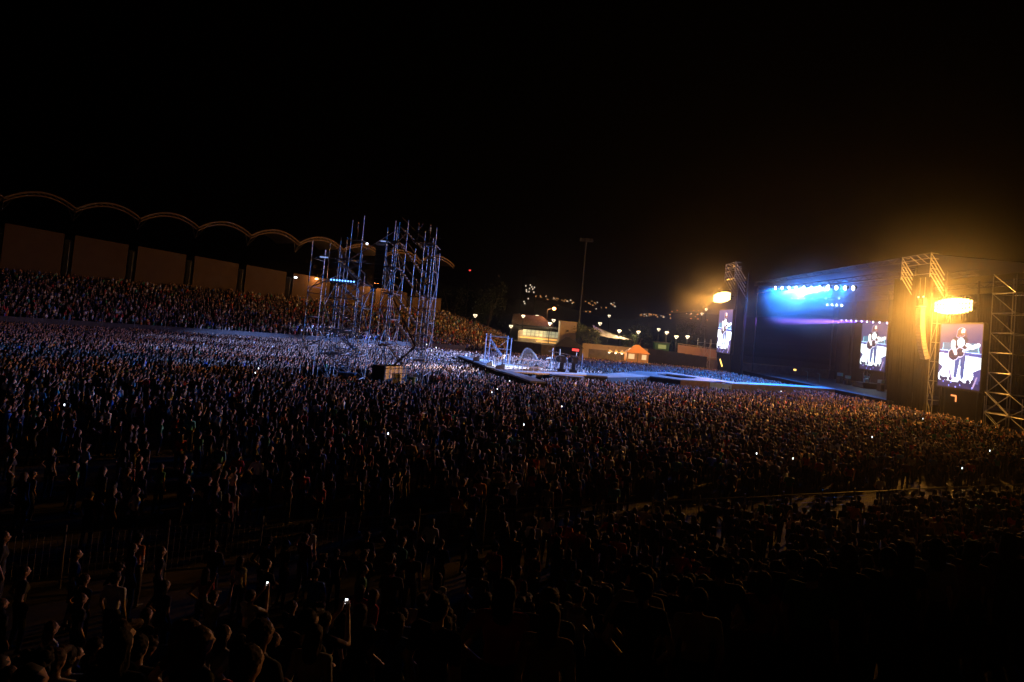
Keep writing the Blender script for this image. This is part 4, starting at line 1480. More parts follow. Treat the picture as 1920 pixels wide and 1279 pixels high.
# railings of the small stage
def rail(parent, a, b, h, n, mm, r=0.05, mid=True):
    a, b = Vector(a), Vector(b)
    up = Vector((0, 0, h))
    for i in range(n + 1):
        p = a.lerp(b, i / n)
        tube('post', p, p + up, r, mm, parent, 6)
    tube('rail', a + up, b + up, r, mm, parent, 6)
    if mid:
        tube('rail', a + up * 0.5, b + up * 0.5, r * 0.8, mm, parent, 6)
M_bluesteel = mat('blue_grey_tube', (0.40, 0.48, 0.62), 0.45, 0.3, 0.15, 6)
r1 = empty('railing', (1.5, 83, DZ), 'bright white tube railing beside the singer on the small stage', 'railing')
rail(r1, (1.0, 82.6, DZ), (2.6, 83.4, DZ), 1.25, 3, M_white)
rail(r1, (-1.4, 83.6, DZ), (-0.9, 81.8, DZ), 1.3, 2, M_white)
r2 = empty('railing', (3.8, 84, DZ), 'pale violet tube railing at the centre of the small stage', 'railing')
rail(r2, (2.0, 81.0, DZ - 0.4), (4.7, 83.2, DZ - 0.4), 1.7, 4, M_white)
rail(r2, (4.9, 83.6, DZ), (5.6, 86.4, DZ), 1.6, 2, M_white)
# scaffold frame with a slanting ladder
sf = empty('tube_scaffold', (0, 92, DZ), 'blue lit rectangular scaffold frame standing behind the singer', 'scaffold')
zt = 5.55
for x, y, h in ((-2.9, 91.6, 0.3), (-2.4, 93.4, 0.25), (0.5, 91.8, 0.0), (0.0, 93.6, 0.2)):
    tube('standard', (x, y, 0), (x, y, zt + h), 0.07, M_bluesteel, sf, 6)
tube('ledger', (-2.9, 91.6, zt), (0.5, 91.8, zt - 0.05), 0.06, M_bluesteel, sf, 6)
tube('ledger', (-2.4, 93.4, zt), (0.0, 93.6, zt), 0.05, M_bluesteel, sf, 6)
tube('ledger', (-2.9, 91.6, 4.0), (0.5, 91.8, 3.95), 0.05, M_bluesteel, sf, 6)
tube('brace', (-0.9, 91.7, 4.4), (0.2, 91.8, zt - 0.1), 0.045, M_bluesteel, sf, 6)
ld = MB().tube((-2.5, 91.4, zt - 0.1), (-0.1, 90.4, 2.6), 0.08, 6).tube((-2.5, 90.9, zt - 0.5), (-0.1, 89.9, 2.4), 0.08, 6)
for i in range(1, 10):
    f = i / 10
    ld.tube((-2.5 + 2.4 * f, 91.4 - f, zt - 0.1 - 2.85 * f), (-2.5 + 2.4 * f, 90.9 - f, zt - 0.5 - 2.65 * f), 0.04, 5)
ld.build('ladder', M_bluesteel, sf)
for i in range(7):
    x = -2.7 + 0.22 * i
    tube('baluster', (x, 90.6, DZ), (x, 90.6, 3.7 + 0.1 * math.sin(i)), 0.03, M_bluesteel, sf, 5)
# curved slide like frames with upright bars
def hump(pts_fn, n, label, bars):
    p0 = pts_fn(0)
    root = empty('curved_frame', (p0[0], p0[1], DZ), label, 'railing', 'curved tube frames on the small stage')
    for off in (0.0, 1.1):
        pts = [Vector(pts_fn(i / n)) + Vector((0.15 * off, off, 0)) for i in range(n + 1)]
        for a, b in zip(pts[:-1], pts[1:]):
            tube('curved_rail', a, b, 0.06, M_bluesteel, root, 6)
        for i in range(bars):
            q = Vector(pts_fn((i + 0.3) / bars)) + Vector((0.15 * off, off, 0))
            if q.z > DZ + 0.25:
                tube('upright', (q.x, q.y, DZ), q, 0.035, M_bluesteel, root, 5)
    return root
def h1(f):
    x = 1.4 + 3.7 * f
    z = DZ + 0.15 + 2.35 * (math.sin(math.pi * min(1, (f / 0.30) * 0.5)) if f < 0.30 else 0.5 + 0.5 * math.cos(math.pi * (f - 0.30) / 0.70))
    return (x, 87.5 - 1.8 * f, z)
hump(h1, 18, 'tall curved tube frame with upright bars in the middle of the small stage', 15)
def h2(f):
    x = 5.3 + 3.1 * f
    return (x, 87.2 + 0.6 * f, DZ + 0.2 + 1.75 * math.sin(math.pi * (0.08 + 0.80 * f)))
hump(h2, 14, 'lower curved tube frame nearer the catwalk on the small stage', 10)
sf2 = empty('tube_scaffold', (8, 89.5, DZ), 'low wide frame of posts and one long beam at the catwalk end', 'scaffold')
tube('beam', (5.4, 89.6, 4.35), (10.0, 89.9, 3.85), 0.07, M_skirt, sf2, 6)
for x, y, z in ((6.0, 89.6, 4.8), (6.9, 88.9, 4.7), (9.2, 90.2, 4.5), (9.9, 89.4, 4.4)):
    tube('standard', (x, y, 0), (x, y, z), 0.05, M_bluesteel, sf2, 6)
# dark follow lamps on stands
for x, y, lab in ((7.05, 86.2, 'black lamp on a stand near the curved frames of the small stage'), (8.6, 86.8, 'black lamp on a stand at the catwalk end of the small stage')):
    fl = empty('lamp_stand', (x, y, DZ), lab, 'lamp', 'black lamps on the small stage')
    MB().box((x, y, 3.55), (0.75, 0.7, 0.85), 0.3).build('head', M_blackbox, fl)
    MB().tube((x - 0.35, y - 0.3, 3.55), (x - 0.6, y - 0.55, 3.55), 0.34, 12).build('hood', M_blackbox, fl)
    MB().box((x, y, 2.75), (0.5, 0.5, 0.75)).build('yoke', M_blackbox, fl)
    MB().box((x, y, 2.18), (0.95, 0.9, 0.35)).build('base', M_blackbox, fl)
# lower service bay in front of the stage
sb = empty('service_bay', (7.3, 80.5, 0), 'dim open framed service bay with shelves before the small stage', 'frame')
for x in (5.6, 7.3, 9.2):
    for y in (79.6, 81.4):
        tube('post', (x, y, 0), (x, y, 1.95), 0.06, M_bluesteel, sb, 6)
for z in (0.5, 1.2, 1.95):
    MB().box((7.4, 80.5, z), (3.8, 1.9, 0.07)).build('shelf', M_skirt if z > 1.5 else M_panelgrey, sb)
for x, y, s, lab in ((6.1, 80.4, 0.42, 'upper'), (8.2, 80.2, 0.5, 'lower')):
    MB().box((x, y, 1.24 + s / 2), (0.8, 0.8, s)).build('rack_unit', M_blackbox, sb)
# floor boxes on the small stage
for x, y, sx, sy, sz, mm, lab in ((-2.0, 86.0, 0.7, 1.1, 0.55, M_white, 'pale wedge monitor at the front of the small stage'),
                                  (-0.6, 81.6, 1.1, 0.7, 0.6, M_tent, 'grey box beside the singer feet on the small stage'),
                                  (-4.0, 93.0, 0.9, 0.9, 0.75, M_arch, 'small pink box left of the singer on the walkway'),
                                  (3.6, 84.6, 1.3, 0.8, 0.7, M_white, 'white box under the railings of the small stage')):
    w = empty('floor_box', (x, y, DZ), lab, 'box')
    MB().add([(x - sx / 2, y - sy / 2, DZ), (x + sx / 2, y - sy / 2, DZ), (x + sx / 2, y + sy / 2, DZ), (x - sx / 2, y + sy / 2, DZ),
              (x - sx / 2, y - sy / 2, DZ + sz * 0.45), (x + sx / 2, y - sy / 2, DZ + sz), (x + sx / 2, y + sy / 2, DZ + sz), (x - sx / 2, y + sy / 2, DZ + sz * 0.45)],
             [(3, 2, 1, 0), (4, 5, 6, 7), (0, 1, 5, 4), (1, 2, 6, 5), (2, 3, 7, 6), (3, 0, 4, 7)]).build('cabinet', mm, w)
    MB().box((x + sx * 0.2, y, DZ + sz * 0.86), (sx * 0.3, sy * 0.3, 0.08)).build('handle', M_blackbox, w)

# singer with a guitar
sx_, sy_ = -0.35, 83.2
sing = make_person(12, (sx_, sy_, DZ - 0.008), R(62), (0.78, 0.78, 0.76), 1.12, 'singer in white playing guitar on the small stage', None)
gt = MB()
cs_, sn_ = math.cos(R(62)), math.sin(R(62))
def L2(x, y, z):
    return Vector((sx_ + (cs_ * x - sn_ * y) * 1.12, sy_ + (sn_ * x + cs_ * y) * 1.12, DZ + z * 1.12))
gt_root = empty('guitar', L2(0, 0.2, 1.05), 'dark guitar held by the singer in white', 'guitar')
def disc(c, ax_, r, th):
    return MB().tube(c - ax_ * th, c + ax_ * th, r, 14)
axg = (L2(0, 1, 0) - L2(0, 0, 0)).normalized()
body = disc(L2(-0.10, 0.20, 1.04), axg, 0.21, 0.05)
b2 = disc(L2(0.12, 0.20, 1.10), axg, 0.16, 0.045)
body.add(b2.v, b2.f)
body.build('body', M_wood, gt_root)
MB().tube(L2(0.2, 0.22, 1.12), L2(0.72, 0.26, 1.26), 0.032, 6).build('neck', M_wood, gt_root)
MB().tube(L2(0.72, 0.26, 1.26), L2(0.86, 0.27, 1.30), 0.05, 6).build('headstock', M_wood, gt_root)

mst = empty('microphone_stand', (0.3, 83.6, DZ), 'thin microphone stand before the singer on the small stage', 'microphone stand')
tube('pole', (0.35, 83.8, DZ), (0.3, 83.7, DZ + 1.6), 0.03, M_white, mst, 6)
tube('boom', (0.3, 83.7, DZ + 1.6), (0.05, 83.5, DZ + 1.7), 0.025, M_white, mst, 6)
MB().tube((0.35, 83.8, DZ), (0.35, 83.8, DZ + 0.05), 0.2, 10).build('base', M_blackbox, mst)

# stewards in lime vests round the small stage and the catwalk
LIME = (0.20, 0.75, 0.04)
stew = [(-4.6, 90.6, 'lime vest, by the left tip of the small stage front', 11), (-2.6, 84.0, 'lime vest, below the pale wedge monitor', 0),
        (-2.0, 82.2, 'lime vest, second along the small stage front edge', 1), (-0.4, 76.8, 'lime vest, largest one before the small stage front', 0),
        (1.6, 72.6, 'lime vest, at the near tip of the small stage front', 2), (9.6, 81.0, 'pale lime vest, beside the service bay', 0),
        (12.2, 92.4, 'lime vest, left one of two behind the catwalk', 8), (13.6, 94.0, 'lime vest, right one of two behind the catwalk', 1),
        (30.0, 91.4, 'lime vest, by the pale blue end panel of the catwalk', 0), (36.0, 94.8, 'lime vest, by the grey skirt of the catwalk', 1),
        (-13.0, 104.0, 'lime vest, in the crowd left of the small stage', 0)]
for x, y, lab, vi in stew:
    z = 0.0
    make_person(vi, (x, y, z), random.uniform(0.5, 2.5), LIME, 1.0, 'steward in ' + lab, 'stewards in lime vests')
# crew on the towers; the taller tower's top pair have blue light in their colour
for x, y, z, yaw, top, vi, lab in ((-9.2, 62.9, 14.25, -1.2, (0.25, 0.45, 0.8), 8, 'crew member coloured blue for the light, bending at the top of the taller tower'),
                                   (-8.1, 62.9, 14.25, -1.4, (0.30, 0.50, 0.85), 0, 'crew member coloured blue for the light, standing at the top of the taller tower'),
                                   (-9.2, 64.6, 9.2, -1.0, (0.35, 0.27, 0.15), 2, 'person in tan on the middle stairs of the taller tower'),
                                   (-15.1, 64.2, 14.0, -1.2, (0.06, 0.12, 0.4), 0, 'crew member in blue at the top of the lower tower')):
    make_person(vi, (x, y, z), yaw, top, 1.0, lab, 'people on the scaffold towers')
MB().box((-15.1, 64.2, 13.95), (1.4, 2.0, 0.08)).build('top_deck', M_plank, ltow)
MB().box((-9.2, 64.6, 9.16), (1.2, 1.4, 0.08)).build('landing', M_plank, rtow)

# ================================================================== phones and small lights among the crowd
def cam_at(px, py, depth):
    d = CAM_F + CAM_R * ((px - 960) / 1280) + CAM_U * ((550 - py) / 1280)
    return Vector((0, 0, CAM_H)) + d * (depth / d.y)
ph_me = {}
def phone(p, size, label, group=None, bright=True):
    root = empty('phone', p, label, 'phone', group)
    q = p
    MB().box(q, (size * 0.55, 0.02, size), 0.2).build('case', M_blackbox, root)
    MB().box((q.x - 0.003, q.y - 0.016, q.z), (size * 0.48, 0.004, size * 0.9), 0.2).build('display', E_phone, root)
    return root
PH = []
spots = [(742, 642, 1.95), (818, 641, 1.95), (818, 652, 1.95), (809, 657, 1.95), (866, 646, 1.95), (800, 646, 1.95)]
for i, (px, py, z) in enumerate(spots):
    d = CAM_F + CAM_R * ((px - 960) / 1280) + CAM_U * ((550 - py) / 1280)
    tt = (2.05 - CAM_H) / d.z
    p = Vector((0, 0, CAM_H)) + d * tt
    PH.append((phone(p, 0.24, None, 'lit phones held up in the crowd'), 'lit phone in the crowd behind the taller tower', px))
rs = random.Random(21)
cnt = 0
FA = np.array(FIELD)
while cnt < 16:
    px, py = rs.uniform(60, 1860), rs.uniform(690, 900)
    d = CAM_F + CAM_R * ((px - 960) / 1280) + CAM_U * ((550 - py) / 1280)
    tt = (1.85 - CAM_H) / d.z
    p = Vector((0, 0, CAM_H)) + d * tt
    if p.y > 120 or not inside(np.array([p.x]), np.array([p.y]), FIELD)[0] or inside(np.array([p.x]), np.array([p.y]), PIT)[0]:
        continue
    if px < 600 and py > 780 and rs.random() < 0.7:
        continue
    PH.append((phone(p, 0.075 + 0.0008 * p.y, None, 'lit phones held up in the crowd'), 'small lit phone in the %s field crowd, %s' % ('near' if p.y < 40 else 'middle' if p.y < 65 else 'far', place_word(px)), px))
    cnt += 1
unique_labels(PH)
# two lit devices in the near terrace and their owners
def ground_ter(px, py, zh):
    """terrace spot whose head height meets the sight line"""
    best = None
    d = CAM_F + CAM_R * ((px - 960) / 1280) + CAM_U * ((550 - py) / 1280)
    for k in range(200):
        y = 3 + 0.1 * k
        p = Vector((0, 0, CAM_H)) + d * (y / d.y)
        n = (p.x - FP.x) * FN.x + (p.y - FP.y) * FN.y
        e = abs(ter_z(n) + zh - p.z)
        if best is None or e < best[0]:
            best = (e, p, ter_z(n))
    return best[1], best[2]
near_people = [(470, 1118, 8, (0.62, 0.58, 0.45), 'person in pale shirt holding a lit camera before the terrace fence'),
               (608, 1163, 8, (0.10, 0.06, 0.05), 'dark dressed person holding up a lit phone in the near terrace'),
               (465, 1240, 0, (0.55, 0.02, 0.02), 'person in bright red top low in the near terrace'),
               (400, 1120, 5, (0.30, 0.27, 0.22), 'person with both arms raised at the left of the near terrace'),
               (822, 1085, 11, (0.50, 0.47, 0.40), 'person in pale top with long hair in the near terrace'),
               (275, 1150, 11, (0.05, 0.03, 0.03), 'bare armed person in dark top at the left of the near terrace')]
for px, py, vi, top, lab in near_people:
    p, z = ground_ter(px, py, 1.62)
    make_person(vi, (p.x, p.y, z), R(-28), top, 1.0, lab, 'spectators standing nearest the camera')
    if vi == 8:
        f = Vector((math.sin(R(28)), math.cos(R(28)), 0))
        q = Vector((p.x, p.y, z + 1.74)) + f * 0.42
        phone(q, 0.075, 'lit camera display held by the person in a pale shirt' if px < 500 else 'lit phone held up by a dark dressed person in the near terrace')

# ================================================================== venue behind the field
def street_lamp(p, h, label, kind='tulip', en=0):
    root = empty('street_lamp', p, label, 'street lamp', 'lit street lamps behind the field')
    x, y, z = p
    tube('pole', (x, y, z), (x, y, z + h), 0.10, M_darkcol, root)
    if kind == 'tulip':
        m = MB()
        N = 10
        ring = lambda r, zz: [(x + r * math.cos(2 * math.pi * i / N), y + r * math.sin(2 * math.pi * i / N), zz) for i in range(N)]
        a, b, c = ring(0.15, z + h + 0.2), ring(0.5, z + h + 0.75), ring(0.46, z + h + 0.95)
        vs = a + b + c
        fs = [(i, (i + 1) % N, N + (i + 1) % N, N + i) for i in range(N)] + [(N + i, N + (i + 1) % N, 2 * N + (i + 1) % N, 2 * N + i) for i in range(N)] + [tuple(range(N - 1, -1, -1)), tuple(range(2 * N, 3 * N))]
        MB().add(vs, fs).build('lantern', E_warm, root)
        MB().tube((x, y, z + h + 0.96), (x, y, z + h + 1.08), 0.62, 10, 0.35).build('lantern_cap', M_darkcol, root)
        MB().ell((x, y - 0.42, z + h + 0.55), (0.2, 0.3, 0.2), 8, 5).build('lamp_core', M_darkcol, root)
    else:
        tube('arm', (x, y, z + h), (x + 1.6, y - 0.5, z + h + 0.35), 0.07, M_darkcol, root)
        MB().ell((x + 1.7, y - 0.6, z + h + 0.3), (0.5, 0.5, 0.42), 10, 6).build('lens', E_sodium, root)
    if en:
        lamp('POINT', 'street_lamp_light', (x, y - 0.9, z + h + 0.6), None, en, (1, 0.75, 0.42) if kind == 'tulip' else (1, 0.4, 0.12), root, shadow_soft_size=0.3)
    return root
SL = [(891, 593, 165, 0, 'street lamp just above the end of the grandstand crowd'), (981, 594, 182, 400, 'brightest white street lamp left of the lit pavilion'),
      (999, 597, 190, 0, 'street lamp over the pavilion roof, left of the pair'), (1007, 594, 196, 0, 'street lamp over the pavilion roof, right of the pair'),
      (1031, 608, 172, 1200, 'large street lamp before the pavilion roof'), (1038, 602, 182, 0, 'smaller street lamp right of the large one at the pavilion'),
      (958, 613, 178, 0, 'low street lamp left of the pavilion'), (1125, 608, 180, 0, 'street lamp between the dark tree and the canvas sail'),
      (1161, 622, 168, 1200, 'street lamp in front of the canvas sail'), (1235, 619, 190, 0, 'small street lamp over the dark hedge'),
      (1250, 625, 178, 600, 'street lamp above the small green kiosk'), (1268, 633, 166, 700, 'tall street lamp at the left end of the pink wall'),
      (1289, 633, 168, 700, 'tall street lamp at the middle of the pink wall'), (1197, 624, 172, 300, 'small street lamp beside the lit yellow bush')]
for px, py, y, en, lab in SL:
    p = cam_at(px, py, y)
    zb = 3.2 if p.x > 8 else 0
    street_lamp((p.x, p.y, zb), max(1.5, p.z - zb - 0.5), lab, 'tulip', en * 0.5)
p = cam_at(1027, 580, 188)
street_lamp((p.x, p.y, 3.2), p.z - 3.2, 'tall orange sodium street lamp above the pavilion', 'arm', 900)
for px, py, lab in ((1324, 584, 'bright white far lamp left of the floodlight bank'), (1316, 592, 'dim warm far lamp left of the floodlight bank'), (1142, 596, 'lone white far lamp above the canvas sail')):
    p = cam_at(px, py, 230)
    street_lamp((p.x, p.y, 3.2), max(1.5, p.z - 3.2), lab, 'tulip', 0)

# lit pavilion
pv = empty('pavilion', (8.2, 176, 3.2), 'low flat roofed pavilion with lit windows and a glowing counter', 'building')
MB().box((8.0, 180, 4.6), (11.0, 7.0, 2.8)).build('wall', M_stone, pv)
MB().box((8.2, 178.6, 7.2), (12.5, 10.0, 0.4)).build('roof', M_darkcol, pv)
for i in range(9):
    x = 4.2 + 1.05 * i
    w_o = MB().box((x, 176.42, 5.5), (0.95, 0.06, 1.5)).build('window', E_window, pv)
    MB().box((x + 0.52, 176.36, 5.5), (0.08, 0.08, 1.6)).build('mullion', M_darkcol, w_o)
    MB().box((x, 176.36, 5.5), (0.95, 0.06, 0.05)).build('glazing_bar', M_darkcol, w_o)
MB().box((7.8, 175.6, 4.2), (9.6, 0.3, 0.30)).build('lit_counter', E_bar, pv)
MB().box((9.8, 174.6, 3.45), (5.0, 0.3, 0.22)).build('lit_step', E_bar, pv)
MB().box((8.0, 175.3, 3.55), (10.6, 0.4, 0.9)).build('parapet', M_stone, pv)
lamp('POINT', 'pavilion_light', (8.0, 174.2, 5.2), None, 380, (1, 0.6, 0.25), pv, shadow_soft_size=0.5)
lamp('POINT', 'pavilion_light', (4.0, 174.6, 5.6), None, 300, (1, 0.7, 0.35), pv, shadow_soft_size=0.5)
ro = empty('gable_roof', (5, 186, 7.4), 'brown pitched roof behind the lit pavilion', 'roof')
MB().add([(0.5, 184, 7.4), (12, 184, 7.4), (12, 194, 7.4), (0.5, 194, 7.4), (1.0, 189, 10.2), (9.0, 189, 10.2)],
         [(0, 1, 5, 4), (2, 3, 4, 5), (0, 4, 3), (1, 2, 5), (3, 2, 1, 0)]).build('tiles', M_skirt, ro)
MB().box((6.2, 189, 5.2), (11, 9, 4.2)).build('wall', M_stone, ro)
bl = empty('blank_block', (14.2, 168, 3.2), 'plain buff block shaped building right of the lit pavilion', 'building')
MB().prism([(12.4, 165.5), (16.4, 166.0), (16.4, 171), (12.4, 171)], 3.2, 8.9).build('wall', M_stone, bl)
MB().prism([(12.3, 165.4), (16.5, 165.9), (16.5, 171.1), (12.3, 171.1)], 8.92, 9.15).build('coping', M_stone, bl)
MB().box((14.3, 165.62, 6.9), (0.5, 0.2, 0.5), 0.12).build('vent', M_darkcol, bl)
# black gazebo with red light inside
gz = empty('black_gazebo', (13.6, 152, 0), 'black peaked tent with a red glow inside', 'tent')
for x in (10.9, 16.4):
    for y in (150, 154):
        tube('leg', (x, y, 0), (x, y, 3.4), 0.06, M_darkcol, gz, 6)
MB().add([(10.5, 149.6, 3.4), (16.8, 149.6, 3.4), (16.8, 154.4, 3.4), (10.5, 154.4, 3.4), (12.8, 152, 5.6), (13.6, 152, 5.6)],
         [(0, 1, 5, 4), (2, 3, 4, 5), (0, 4, 3), (1, 2, 5), (3, 2, 1, 0)]).build('canopy', M_black, gz)
MB().box((15.1, 151.0, 2.9), (1.5, 0.1, 0.5)).build('red_sign', E_red, gz)
MB().box((13.6, 154.4, 1.7), (5.6, 0.1, 3.3)).build('back_panel', M_black, gz)
MB().box((13.6, 150.3, 0.55), (5.2, 0.6, 1.1)).build('counter', M_black, gz)
# orange lit tent
tn_ = empty('orange_lit_tent', (29, 153, 0), 'orange glowing gable tent with two bright openings', 'tent')
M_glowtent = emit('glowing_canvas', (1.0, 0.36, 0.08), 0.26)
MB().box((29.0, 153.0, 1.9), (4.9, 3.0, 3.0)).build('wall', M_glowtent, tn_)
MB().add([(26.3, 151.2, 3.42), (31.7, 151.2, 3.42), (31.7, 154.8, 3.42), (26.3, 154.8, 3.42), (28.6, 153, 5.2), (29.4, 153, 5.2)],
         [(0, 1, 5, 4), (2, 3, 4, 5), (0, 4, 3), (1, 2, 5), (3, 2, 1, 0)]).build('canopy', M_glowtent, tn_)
for x, w in ((27.6, 1.3), (30.4, 1.0)):
    MB().box((x, 151.46, 2.6), (w, 0.05, 1.1)).build('opening', emit('bright_opening', (1.0, 0.62, 0.26), 1.0), tn_)
for x in (26.6, 29.0, 31.4):
    tube('pole', (x, 151.4, 0), (x, 151.4, 3.4), 0.05, M_darkcol, tn_, 6)
# parasols
for i, (x, y) in enumerate(((23.3, 156), (24.8, 156.2), (26.2, 156))):
    ps = empty('parasol', (x, y, 0), ('first', 'second', 'third')[i] + ' small lit parasol counting from the black tent', 'parasol', 'small lit parasols')
    MB().tube((x, y, 3.0), (x, y, 3.65), 0.85, 10, 0.05).build('canopy', M_tent, ps)
    tube('pole', (x, y, 0), (x, y, 3.1), 0.04, M_darkcol, ps, 6)
    MB().ell((x, y, 2.85), (0.28, 0.28, 0.2), 8, 5).build('lamp', E_warm, ps)
lamp('POINT', 'parasol_light', (24.8, 155.0, 2.7), None, 300, (1, 0.6, 0.28), None, shadow_soft_size=0.3).parent = None
# canvas sail
sl = empty('canvas_sail', (25, 168, 3.2), 'large pale canvas sail roof sloping down to the right', 'canopy')
sv = []
N = 9
for j in range(4):
    for i in range(N + 1):
        f = i / N; g_ = j / 3
        x = 21.0 + 9.0 * f * (1 - 0.25 * g_)
        y = 165 + 7 * g_
        z = (6.7 - 0.5 * f - 0.35 * math.sin(math.pi * f)) * (1 - g_) + (8.9 - 2.1 * f ** 0.8) * g_ + 0.08 * math.sin(f * 30)
        sv.append((x, y, z))
sfc = []
for j in range(3):
    for i in range(N):
        a = j * (N + 1) + i
        sfc.append((a, a + 1, a + N + 2, a + N + 1))
sm_ = MB().add(sv, sfc).build('canvas', M_tent, sl)
so = sm_.modifiers.new('t', 'SOLIDIFY'); so.thickness = 0.06
for x, y, h in ((21.2, 165.2, 6.6), (29.8, 165.2, 6.1), (21.4, 171.6, 8.7)):
    tube('mast', (x, y, 3.2), (x, y, h), 0.09, M_darkcol, sl, 6)
lamp('POINT', 'sail_light', (24.5, 163.2, 6.8), None, 420, (1, 0.7, 0.42), sl, shadow_soft_size=0.5)
# walls
pk = empty('pink_wall', (44, 160, 3.2), 'low pinkish wall under two street lamps', 'wall')
MB().quad((40.6, 163.5, 3.2), (50, 163.5, 3.2), (50, 163.5, 5.6), (40.6, 163.5, 6.0), 0.3).build('wall_face', M_pink, pk)
MB().box((45.3, 163.4, 6.05), (9.5, 0.5, 0.12), 0, Matrix.Rotation(0.042, 3, 'Y')).build('coping', M_stone, pk)
lw = empty('long_wall', (24, 159, 0), 'long low buff wall behind the parasols and tents', 'wall')
for i in range(6):
    a = 17.5 + 3.0 * i
    MB().box((a + 1.5, 159.6 + 0.02 * (i % 2), 2.2), (2.97, 0.3, 4.4)).build('panel', M_stone, lw)
bh = empty('dark_hoarding', (38, 157, 0), 'tall dark blue black hoarding right of the orange tent', 'hoarding')
for i in range(8):
    a = 32.2 + 1.7 * i
    MB().box((a + 0.85, 156.6 + 0.03 * (i % 2), 2.3 - 0.05 * i), (1.68, 0.12, 4.6 - 0.1 * i)).build('board', M_black, bh)
kk = empty('kiosk', (39, 174, 3.2), 'small green lit kiosk under a street lamp', 'kiosk')
MB().box((39, 174, 4.6), (3.6, 2.4, 2.8)).build('wall', M_green, kk)
MB().box((39, 172.75, 5.0), (2.0, 0.06, 1.0)).build('window', emit('dim_green_window', (0.45, 0.55, 0.2), 0.35), kk)
MB().box((39, 174, 6.1), (4.2, 3.0, 0.2)).build('roof', M_darkcol, kk)
# floodlight mast, unlit
ms_ = empty('floodlight_mast', (17.3, 170, 3.2), 'tall unlit floodlight mast behind the field', 'mast')
tube('pole', (17.3, 170, 3.2), (17.3, 170, 30), 0.2, M_darkcol, ms_)
MB().box((17.3, 170, 29.6), (3.4, 0.25, 0.25)).build('crossarm', M_darkcol, ms_)
for i in range(5):
    MB().box((15.9 + 0.7 * i, 169.7, 30.0), (0.5, 0.4, 0.5)).build('lamp_head', M_darkcol, ms_)

# dark high rise with a few lit windows, far behind
hp_ = cam_at(990, 560, 620)
hr = empty('tower_block', (hp_.x, hp_.y, 0), 'distant dark tower block with scattered lit windows', 'building')
MB().box((hp_.x, hp_.y + 6, 26), (13, 12, 52)).build('wall', M_darkcol, hr)
for px, py in ((986, 536), (994.5, 534.5), (997, 538), (993, 541), (987, 543.5), (987.5, 546.5), (992, 547), (1001, 548), (999, 542), (990.5, 560), (982.5, 565.5), (984, 569), (1002, 539)):
    q = cam_at(px, py, 619.5)
    MB().box((q.x, hp_.y - 0.06, q.z), (0.9, 0.1, 1.3)).build('window', E_citywhite, hr)
for px, py in ((983, 525.5), (881, 507)):
    q = cam_at(px, py, 640)
    bm_ = empty('beacon_mast', (q.x, q.y, 0), 'far mast with red beacon above the tower block' if px > 900 else 'far mast with red beacon left of the tower block', 'mast')
    tube('pole', (q.x, q.y, 0), (q.x, q.y, q.z), 0.3, M_darkcol, bm_, 6)
    MB().ell((q.x, q.y, q.z), (1.0, 1.0, 0.6), 8, 5).build('beacon', E_red, bm_)

# lights of the town on the hillside: far too small and many to count
rs = random.Random(5)
cl_w, cl_o = MB(), MB()
def hill_pt(px, py):
    d = CAM_F + CAM_R * ((px - 960) / 1280) + CAM_U * ((550 - py) / 1280)
    return Vector((0, 0, CAM_H)) + d * (rs.uniform(1350, 1650) / d.y)
for i in range(80):
    r_ = rs.random()
    if r_ < 0.42:
        f = rs.random(); px = 1000 + 80 * f; py = 554 + 12 * f + rs.gauss(0, 2.0)
    elif r_ < 0.55:
        f = rs.random(); px = 1095 + 60 * f; py = 566 + 8 * f + rs.gauss(0, 2.5)
    elif r_ < 0.78:
        f = rs.random(); px = 1200 + 60 * f; py = 588 + 7 * f + rs.gauss(0, 2.0)
    elif r_ < 0.9:
        px = rs.uniform(1260, 1335); py = rs.uniform(582, 602)
    else:
        px = rs.uniform(1000, 1260); py = 560 + (px - 1000) * 0.13 + rs.uniform(-4, 12)
    q = hill_pt(px, py)
    s = rs.choice((1.3, 1.6, 2.0))
    (cl_w if rs.random() < 0.3 else cl_o).box(q, (s * 1.5, s, s * 1.2))
tw = empty('town_lights', (200, 1500, 60), 'scattered orange and white lights of a far hillside town', kind='stuff')
cl_o.build('orange_lights', E_city, tw)
cl_w.build('white_lights', E_citywhite, tw)

# ------------------------------------------------------------------ trees
def tree(base, h, rx, rz, leafmat, label, n=900, cz=0.62, seed=1):
    rs = random.Random(seed)
    x, y, z = base
    root = empty('tree', base, label, 'tree')
    tk = MB()
    tk.tube((x, y, z), (x + 0.1, y, z + h * 0.4), 0.16 * h / 6, 8, 0.11 * h / 6)
    for i in range(7):
        a = rs.uniform(0, 6.28)
        tk.tube((x + 0.1, y, z + h * rs.uniform(0.3, 0.42)), (x + rx * 0.6 * math.cos(a), y + rx * 0.6 * math.sin(a), z + h * rs.uniform(0.55, 0.85)), 0.07 * h / 6, 6, 0.02)
    tk.build('trunk', M_bark, root)
    vs, fs = [], []
    clumps = [(rs.uniform(-1, 1) * rx * 0.7, rs.uniform(-1, 1) * rx * 0.7, h * cz + rs.uniform(-1, 1) * rz * 0.75, rs.uniform(0.25, 0.5)) for _ in range(26)]
    for k in range(n):
        c = rs.choice(clumps)
        p = Vector((x + c[0] + rs.gauss(0, rx * c[3] * 0.5), y + c[1] + rs.gauss(0, rx * c[3] * 0.5), z + c[2] + rs.gauss(0, rz * c[3] * 0.5)))
        u = Vector((rs.gauss(0, 1), rs.gauss(0, 1), rs.gauss(0, 1))).normalized()
        w = u.orthogonal().normalized()
        s = rs.uniform(0.12, 0.26)
        o = len(vs)
        vs += [p - u * s, p + w * s * 0.5, p + u * s, p - w * s * 0.5]
        fs.append((o, o + 1, o + 2, o + 3))
    MB().add(vs, fs).build('crown', leafmat, root)
    return root
